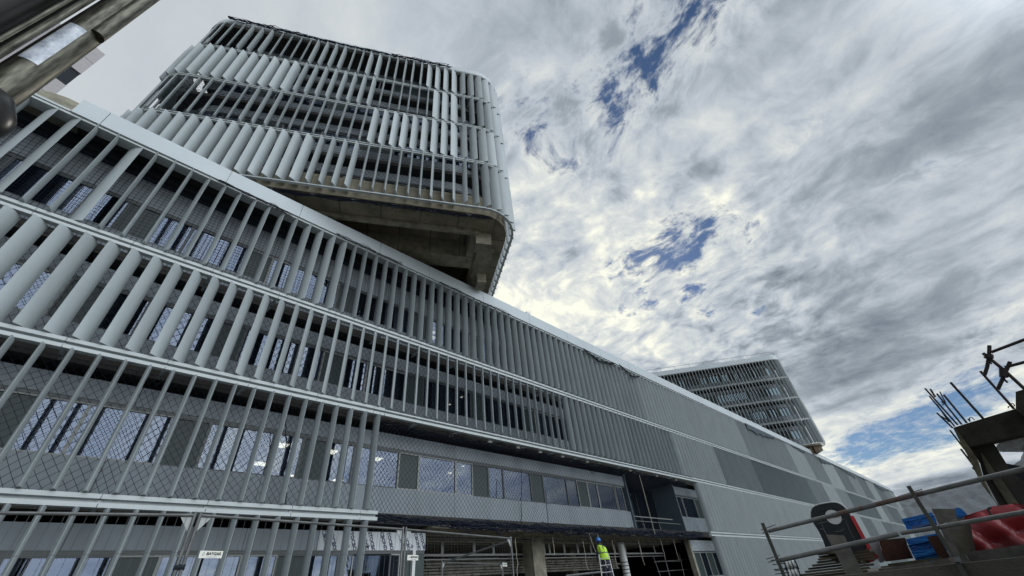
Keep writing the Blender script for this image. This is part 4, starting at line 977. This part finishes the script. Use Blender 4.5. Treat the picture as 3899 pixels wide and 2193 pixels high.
tag(slab_('foam_board', [z2(955, 697), z2(1030, 685), z2(1065, 700), z2(1125, 760), z2(1060, 790), z2(1005, 800)], 2.0, 10.2, .5, blue), 'broken blue foam piece behind the dark grey board', 'foam board', BG)
b = MB()
for base in ((540, 1150), (690, 1130), (560, 850), (680, 815)):
    for q in range(5): x, y = base[0]+rnd.uniform(-30, 30), base[1]+rnd.uniform(-22, 22); p = [z2(x, y), z2(x+rnd.uniform(15, 40), y-rnd.uniform(5, 25))]; ol = outline(p, 5.3, 9.22); o, ex, ez, d = face(5.3, 9.22); b.tube([o+ex*u+ez*v for u, v in ol], .006, 4)
tag(b.build('wrapping_print', mat('blue_print', (.01, .04, .20), .6), None), 'smudged dark blue printing on the foam packs', 'print')
br_ = mat('rust_brown_sheet', (.055, .022, .012), .8, 0, .3, col2=(.018, .009, .007), vs=3, bump=.3)
tag(slab_('steel_sheet', [z2(130, 1050), z2(430, 1020), z2(470, 1140), z2(525, 1250), z2(210, 1290)], 7.8, 9.5, .1, br_), 'dark rust brown sheet left of the blue foam', 'sheet', 'rusty sheets')
tag(slab_('steel_sheet', [z2(670, 1008), z2(790, 995), z2(860, 1110), z2(945, 1255), z2(825, 1275)], 4.6, 8.9, .06, br_), 'rust brown sheet leaning on the blue foam', 'sheet', 'rusty sheets')
wp = mat('white_plastic_film', (.28, .30, .32), .4, var=.2, vs=8)
tag(slab_('plastic_film', [z2(10, 1075), z2(60, 1065), z2(130, 1062), z2(165, 1160), z2(222, 1250), z2(195, 1290), z2(150, 1305), z2(90, 1220)], 9, 9.6, .02, wp), 'torn white plastic film beside the rust brown sheet', 'film')
def blobsheet(name, pts, az, r, t, m, amp, seed, label, cat, fr=3.0):
    """soft thick shape with folds: outline filled by a grid of points and pushed in and out"""
    o, ex, ez, d = face(az, r); ol = outline(chaikin(pts, 1), az, r); bm = bmesh.new(); vs = [bm.verts.new(o+ex*x+ez*z) for x, z in ol]; f = bm.faces.new(vs)
    bmesh.ops.triangulate(bm, faces=[f])
    for _ in range(7):
        es = [e for e in bm.edges if e.calc_length() > .045]
        if not es: break
        bmesh.ops.subdivide_edges(bm, edges=es, cuts=1); bmesh.ops.triangulate(bm, faces=bm.faces[:])
    rnd = random.Random(seed); ph = [rnd.uniform(0, 6) for _ in range(8)]; xs = [x for x, z in ol]; zs = [z for x, z in ol]
    def hf(x, z):
        a = abs(math.sin((x*1.0+z*.7)*fr*2.1+ph[0]))+.7*abs(math.sin((x*.4-z*1.3)*fr*1.7+ph[1]))+.4*math.sin(x*fr*4+z*fr*2+ph[2]); return a*amp
    for v in bm.verts:
        p = v.co-o; x, z = p.dot(ex), p.dot(ez); v.co = v.co - d*hf(x, z)
    g = bmesh.ops.extrude_face_region(bm, geom=bm.faces[:]); 
    for v in [q for q in g['geom'] if isinstance(q, bmesh.types.BMVert)]: v.co = v.co+d*t
    bmesh.ops.recalc_face_normals(bm, faces=bm.faces[:]); me = bpy.data.meshes.new(name); bm.to_mesh(me); bm.free(); me.shade_smooth(); me.set_sharp_from_angle(angle=R(50))
    return tag(link(name, me, m), label, cat)
blobsheet('cement_drum', [z2(850, 862), z2(1060, 790), z2(1205, 850), z2(1260, 1000), z2(1345, 1230), z2(1350, 1420), z2(1240, 1430), z2(1150, 1300), z2(990, 1280), z2(920, 1010)], 2.4, 8.8, .5, mat('dusty_beige', (.17, .155, .12), .8, col2=(.07, .068, .055), vs=2.4), .02, 3, 'dusty beige plastic tub beside the red sheeting', 'tub')
blobsheet('red_barrier', [z2(1055, 795), z2(1240, 735), z2(1375, 690), z2(1410, 668), z2(1560, 660), z2(1690, 632), z2(1780, 710), z2(2100, 640), z2(2100, 1340), z2(1770, 1320), z2(1240, 1395), z2(1320, 1200), z2(1240, 1010), z2(1200, 880)], .2, 8.6, .35, mat('red_plastic', (.26, .012, .02), .42, 0, .5, col2=(.12, .008, .012), vs=1.6, coat=.2), .075, 5, 'crumpled bright red plastic barrier behind the guard rail', 'barrier', 4.5)
b = MB(); o, ex, ez, d = face(.2, 8.45); b.tube([o+ex*u+ez*v for u, v in outline([z2(1395, 775), z2(1360, 715), z2(1362, 695), z2(1395, 684)], .2, 8.45)], .012, 6); tag(b.build('hook', M['dark'], None, True), 'small dark hook on the rim of the red barrier', 'hook')
# plank stack and toe board
wood = mat('weathered_planks', (.085, .075, .05), .9, 0, .2, col2=(.04, .035, .025), vs=6, stretch=(1, 1, 8), bump=.5, bs=20)
PLN = ['lowest', 'second', 'third', 'fourth', 'fifth', 'sixth', 'seventh', 'eighth', 'top']
for k in range(9):
    a0 = 16.6-.42*k+rnd.uniform(-.2, .2); a1 = 10.6-.15*k+rnd.uniform(-.3, .3); z = -.055+.033*k+.012; r1, r2 = 9.0+rnd.uniform(-.1, .1), 8.9
    if k == 8: a0, a1 = 13.6, 12.6
    b = MB(); b.bar(PA(a0, r1, z), PA(a1, r2, z), .25, .026); tag(b.build('plank', wood), PLN[k]+' weathered plank of the stack beside the black machine', 'plank', 'stacked weathered planks')
for k, (a0, a1, z) in enumerate(((9.8, 5.6, -.045), (9.5, 5.9, -.02), (8.9, 5.0, .0))):
    b = MB(); b.bar(PA(a0, 8.75, z), PA(a1, 8.7, z+.01), .22, .02); tag(b.build('plank', wood), ('lowest', 'middle', 'uppermost')[k]+' loose plank lying below the blue foam', 'plank', 'loose planks below the foam')
b = MB(); b.bar(PA(9.5, 8.4, -.10), PA(3.3, 8.15, -.055), .03, .13); tag(b.build('toe_board', gb), 'grey toe board along the terrace edge between the posts', 'board')
b = MB(); b.bar(PA(3.2, 8.2, -.05), PA(-6, 7.8, -.02), .03, .17); tag(b.build('toe_board', gb), 'pale toe board under the red barrier', 'board')
# caged white lamps
lamp = mat('white_enamel', (.78, .80, .78), .25, 0, .5, coat=.5)
for k, (cx_, cy_, tl) in enumerate(((3010, 2146, 'upper white cylinder in a black wire cage beside the first guard rail post'), (3022, 2182, 'lower white cylinder in a black wire cage beside the first guard rail post'))):
    c = ptR(cx_, cy_, 8.7); rr2 = Vector((math.sin(R(16.8)), -math.cos(R(16.8)), 0)); t_ = empty('site_lantern', c-Vector((0, 0, .08))); tag(t_, tl, 'lantern', 'caged white lanterns')
    b = MB(); b.tube([c-rr2*.055, c+rr2*.055], .062, 20); b.build('cylinder', lamp, t_, True)
    b = MB()
    for s in (-1, -.3, .3, 1): b.tube([c+rr2*.062*s*1.25+Vector((math.cos(a)*.07*math.cos(R(16.8)), math.cos(a)*.07*math.sin(R(16.8)), math.sin(a)*.075)) for a in [i*math.pi/8 for i in range(17)]], .006 if abs(s) < 1 else .010, 5)
    for a in (-1.2, .2, 1.7): b.tube([c-rr2*.25+Vector((0, 0, math.sin(a)*.07)), c+rr2*.09+Vector((0, 0, math.sin(a)*.07))], .006, 5)
    b.build('cage', M['dark'], t_, True)
# ---------------------------------------------------------------- unfinished concrete frame, right edge
cf = empty('concrete_frame', PA(-6, 19, -.7)); tag(cf, 'dark unfinished concrete frame with projecting steel bars at the right edge', 'building')
def z3(x, y): return (3400+x/2.635, 1250+y/2.635)
CA, CR = -2.0, 19.0
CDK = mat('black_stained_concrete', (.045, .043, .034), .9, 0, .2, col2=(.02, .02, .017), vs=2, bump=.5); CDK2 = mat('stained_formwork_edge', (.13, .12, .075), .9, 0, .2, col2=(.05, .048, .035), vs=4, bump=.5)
def cslab(name, pts, off, t, m): return slab_(name, pts, CA, CR, t, m, cf, False, off)
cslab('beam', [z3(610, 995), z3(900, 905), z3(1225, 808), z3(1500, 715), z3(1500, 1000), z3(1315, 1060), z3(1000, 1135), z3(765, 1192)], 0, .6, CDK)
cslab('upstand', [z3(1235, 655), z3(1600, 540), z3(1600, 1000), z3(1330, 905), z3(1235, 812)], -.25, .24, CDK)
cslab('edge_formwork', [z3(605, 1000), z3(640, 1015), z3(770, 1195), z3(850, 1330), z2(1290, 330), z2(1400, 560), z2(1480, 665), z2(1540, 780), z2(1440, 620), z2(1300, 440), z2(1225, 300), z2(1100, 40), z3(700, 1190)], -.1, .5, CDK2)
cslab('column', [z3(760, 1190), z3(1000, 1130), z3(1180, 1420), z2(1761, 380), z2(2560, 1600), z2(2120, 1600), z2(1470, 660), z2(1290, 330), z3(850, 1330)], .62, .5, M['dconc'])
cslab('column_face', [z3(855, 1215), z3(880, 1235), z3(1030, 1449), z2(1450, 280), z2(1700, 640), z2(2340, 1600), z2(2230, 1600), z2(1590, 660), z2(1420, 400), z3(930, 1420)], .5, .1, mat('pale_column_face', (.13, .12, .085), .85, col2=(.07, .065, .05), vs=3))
cslab('back_wall', [z3(1180, 1425), z3(1040, 1215), z3(1500, 1290), z3(1800, 1290), z3(2000, 2600), z2(2500, 1600), z2(1850, 700), z2(1761, 500)], 3.5, .3, M['dark'])
hb_ = MB(); o, ex, ez, d = face(CA, CR+3.2)
ol = outline([z3(1000+18*i, 1128-4.1*i) for i in range(0, 22)], CA, CR+3.2); ol2 = outline([z3(1000+18*i, 1240) for i in range(0, 22)], CA, CR+3.2)
for i in range(21):
    for j in ((i, min(i+6, 21)), (min(i+6, 21), i)): hb_.tube([o+ex*ol[j[0]][0]+ez*ol[j[0]][1], o+ex*ol2[j[1]][0]+ez*ol2[j[1]][1]], .014, 4, False)
tag(hb_.build('mesh_guard', M['steel'], None), 'steel mesh seen through the opening of the concrete frame', 'mesh')
BGR = 'steel bars standing out of the concrete frame'
bars = [((322, 603), (650, 970), .045), ((365, 680), (620, 985), .035), ((375, 610), (425, 690), .05), ((440, 655), (690, 965), .04), ((470, 635), (530, 750), .03), ((510, 668), (742, 950), .045), ((578, 543), (905, 905), .055), ((440, 848), (600, 1000), .045), ((440, 760), (560, 940), .03), ((480, 880), (580, 940), .03),
        ((572, 1022), (720, 1215), .035), ((680, 1210), (800, 1365), .04), ((715, 1205), (780, 1320), .03), ((795, 1395), (825, 1425), .03), ((877, 430), (1215, 808), .055), ((490, 740), (510, 770), .015), ((752, 908), (775, 935), .03)]
for k, (a, c, t_) in enumerate(bars):
    o, ex, ez, d = face(CA, CR-.05+.1*(k % 4)); ol = outline([z3(*a), z3(*c)], CA, CR-.05+.1*(k % 4)); b = MB(); b.tube([o+ex*u+ez*v for u, v in ol], t_*.62, 6)
    b.build('reinforcement_bar', M['rebar'], cf, True)
b = MB(); o, ex, ez, d = face(CA, CR)
for pts in ([(770, 925), (768, 898), (790, 893), (820, 920)], [(1160, 800), (1155, 785), (1180, 780), (1200, 800)], [(1180, 760), (1200, 752), (1215, 765), (1220, 782)], [(485, 735), (500, 755), (508, 765), (492, 770)]): b.tube([o+ex*u+ez*v for u, v in outline([z3(*p) for p in pts], CA, CR)], .014, 5)
b.build('stirrup', M['rebar'], cf, True)
sc = empty('edge_protection', PA(-7, 18.5, 3.4)); tag(sc, 'crooked tube edge protection standing on top of the concrete frame', 'railing')
def sctube(pts, t_, nm='rail_tube', m=None):
    o, ex, ez, d = face(-6, 18.3); b = MB(); b.tube([o+ex*u+ez*v for u, v in outline([z3(*p) for p in pts], -6, 18.3)], t_, 8); b.build(nm, m or M['rebar'], sc, True)
sctube([(905, 250), (1110, 415), (1420, 700)], .042); sctube([(985, 240), (1500, 45)], .042); sctube([(1120, 392), (1500, 292)], .042)
sctube([(968, 172), (965, 260), (955, 330), (945, 390), (918, 470)], .045, 'post'); sctube([(1175, 335), (1130, 440), (1090, 530), (1052, 612)], .045, 'post')
sctube([(958, 262), (962, 300)], .10, 'clamp'); sctube([(1108, 400), (1112, 490)], .09, 'clamp'); sctube([(975, 335), (990, 360)], .02, 'wedge'); sctube([(1118, 512), (1150, 545)], .025, 'wedge'); sctube([(1155, 340), (1185, 345)], .03, 'clamp')
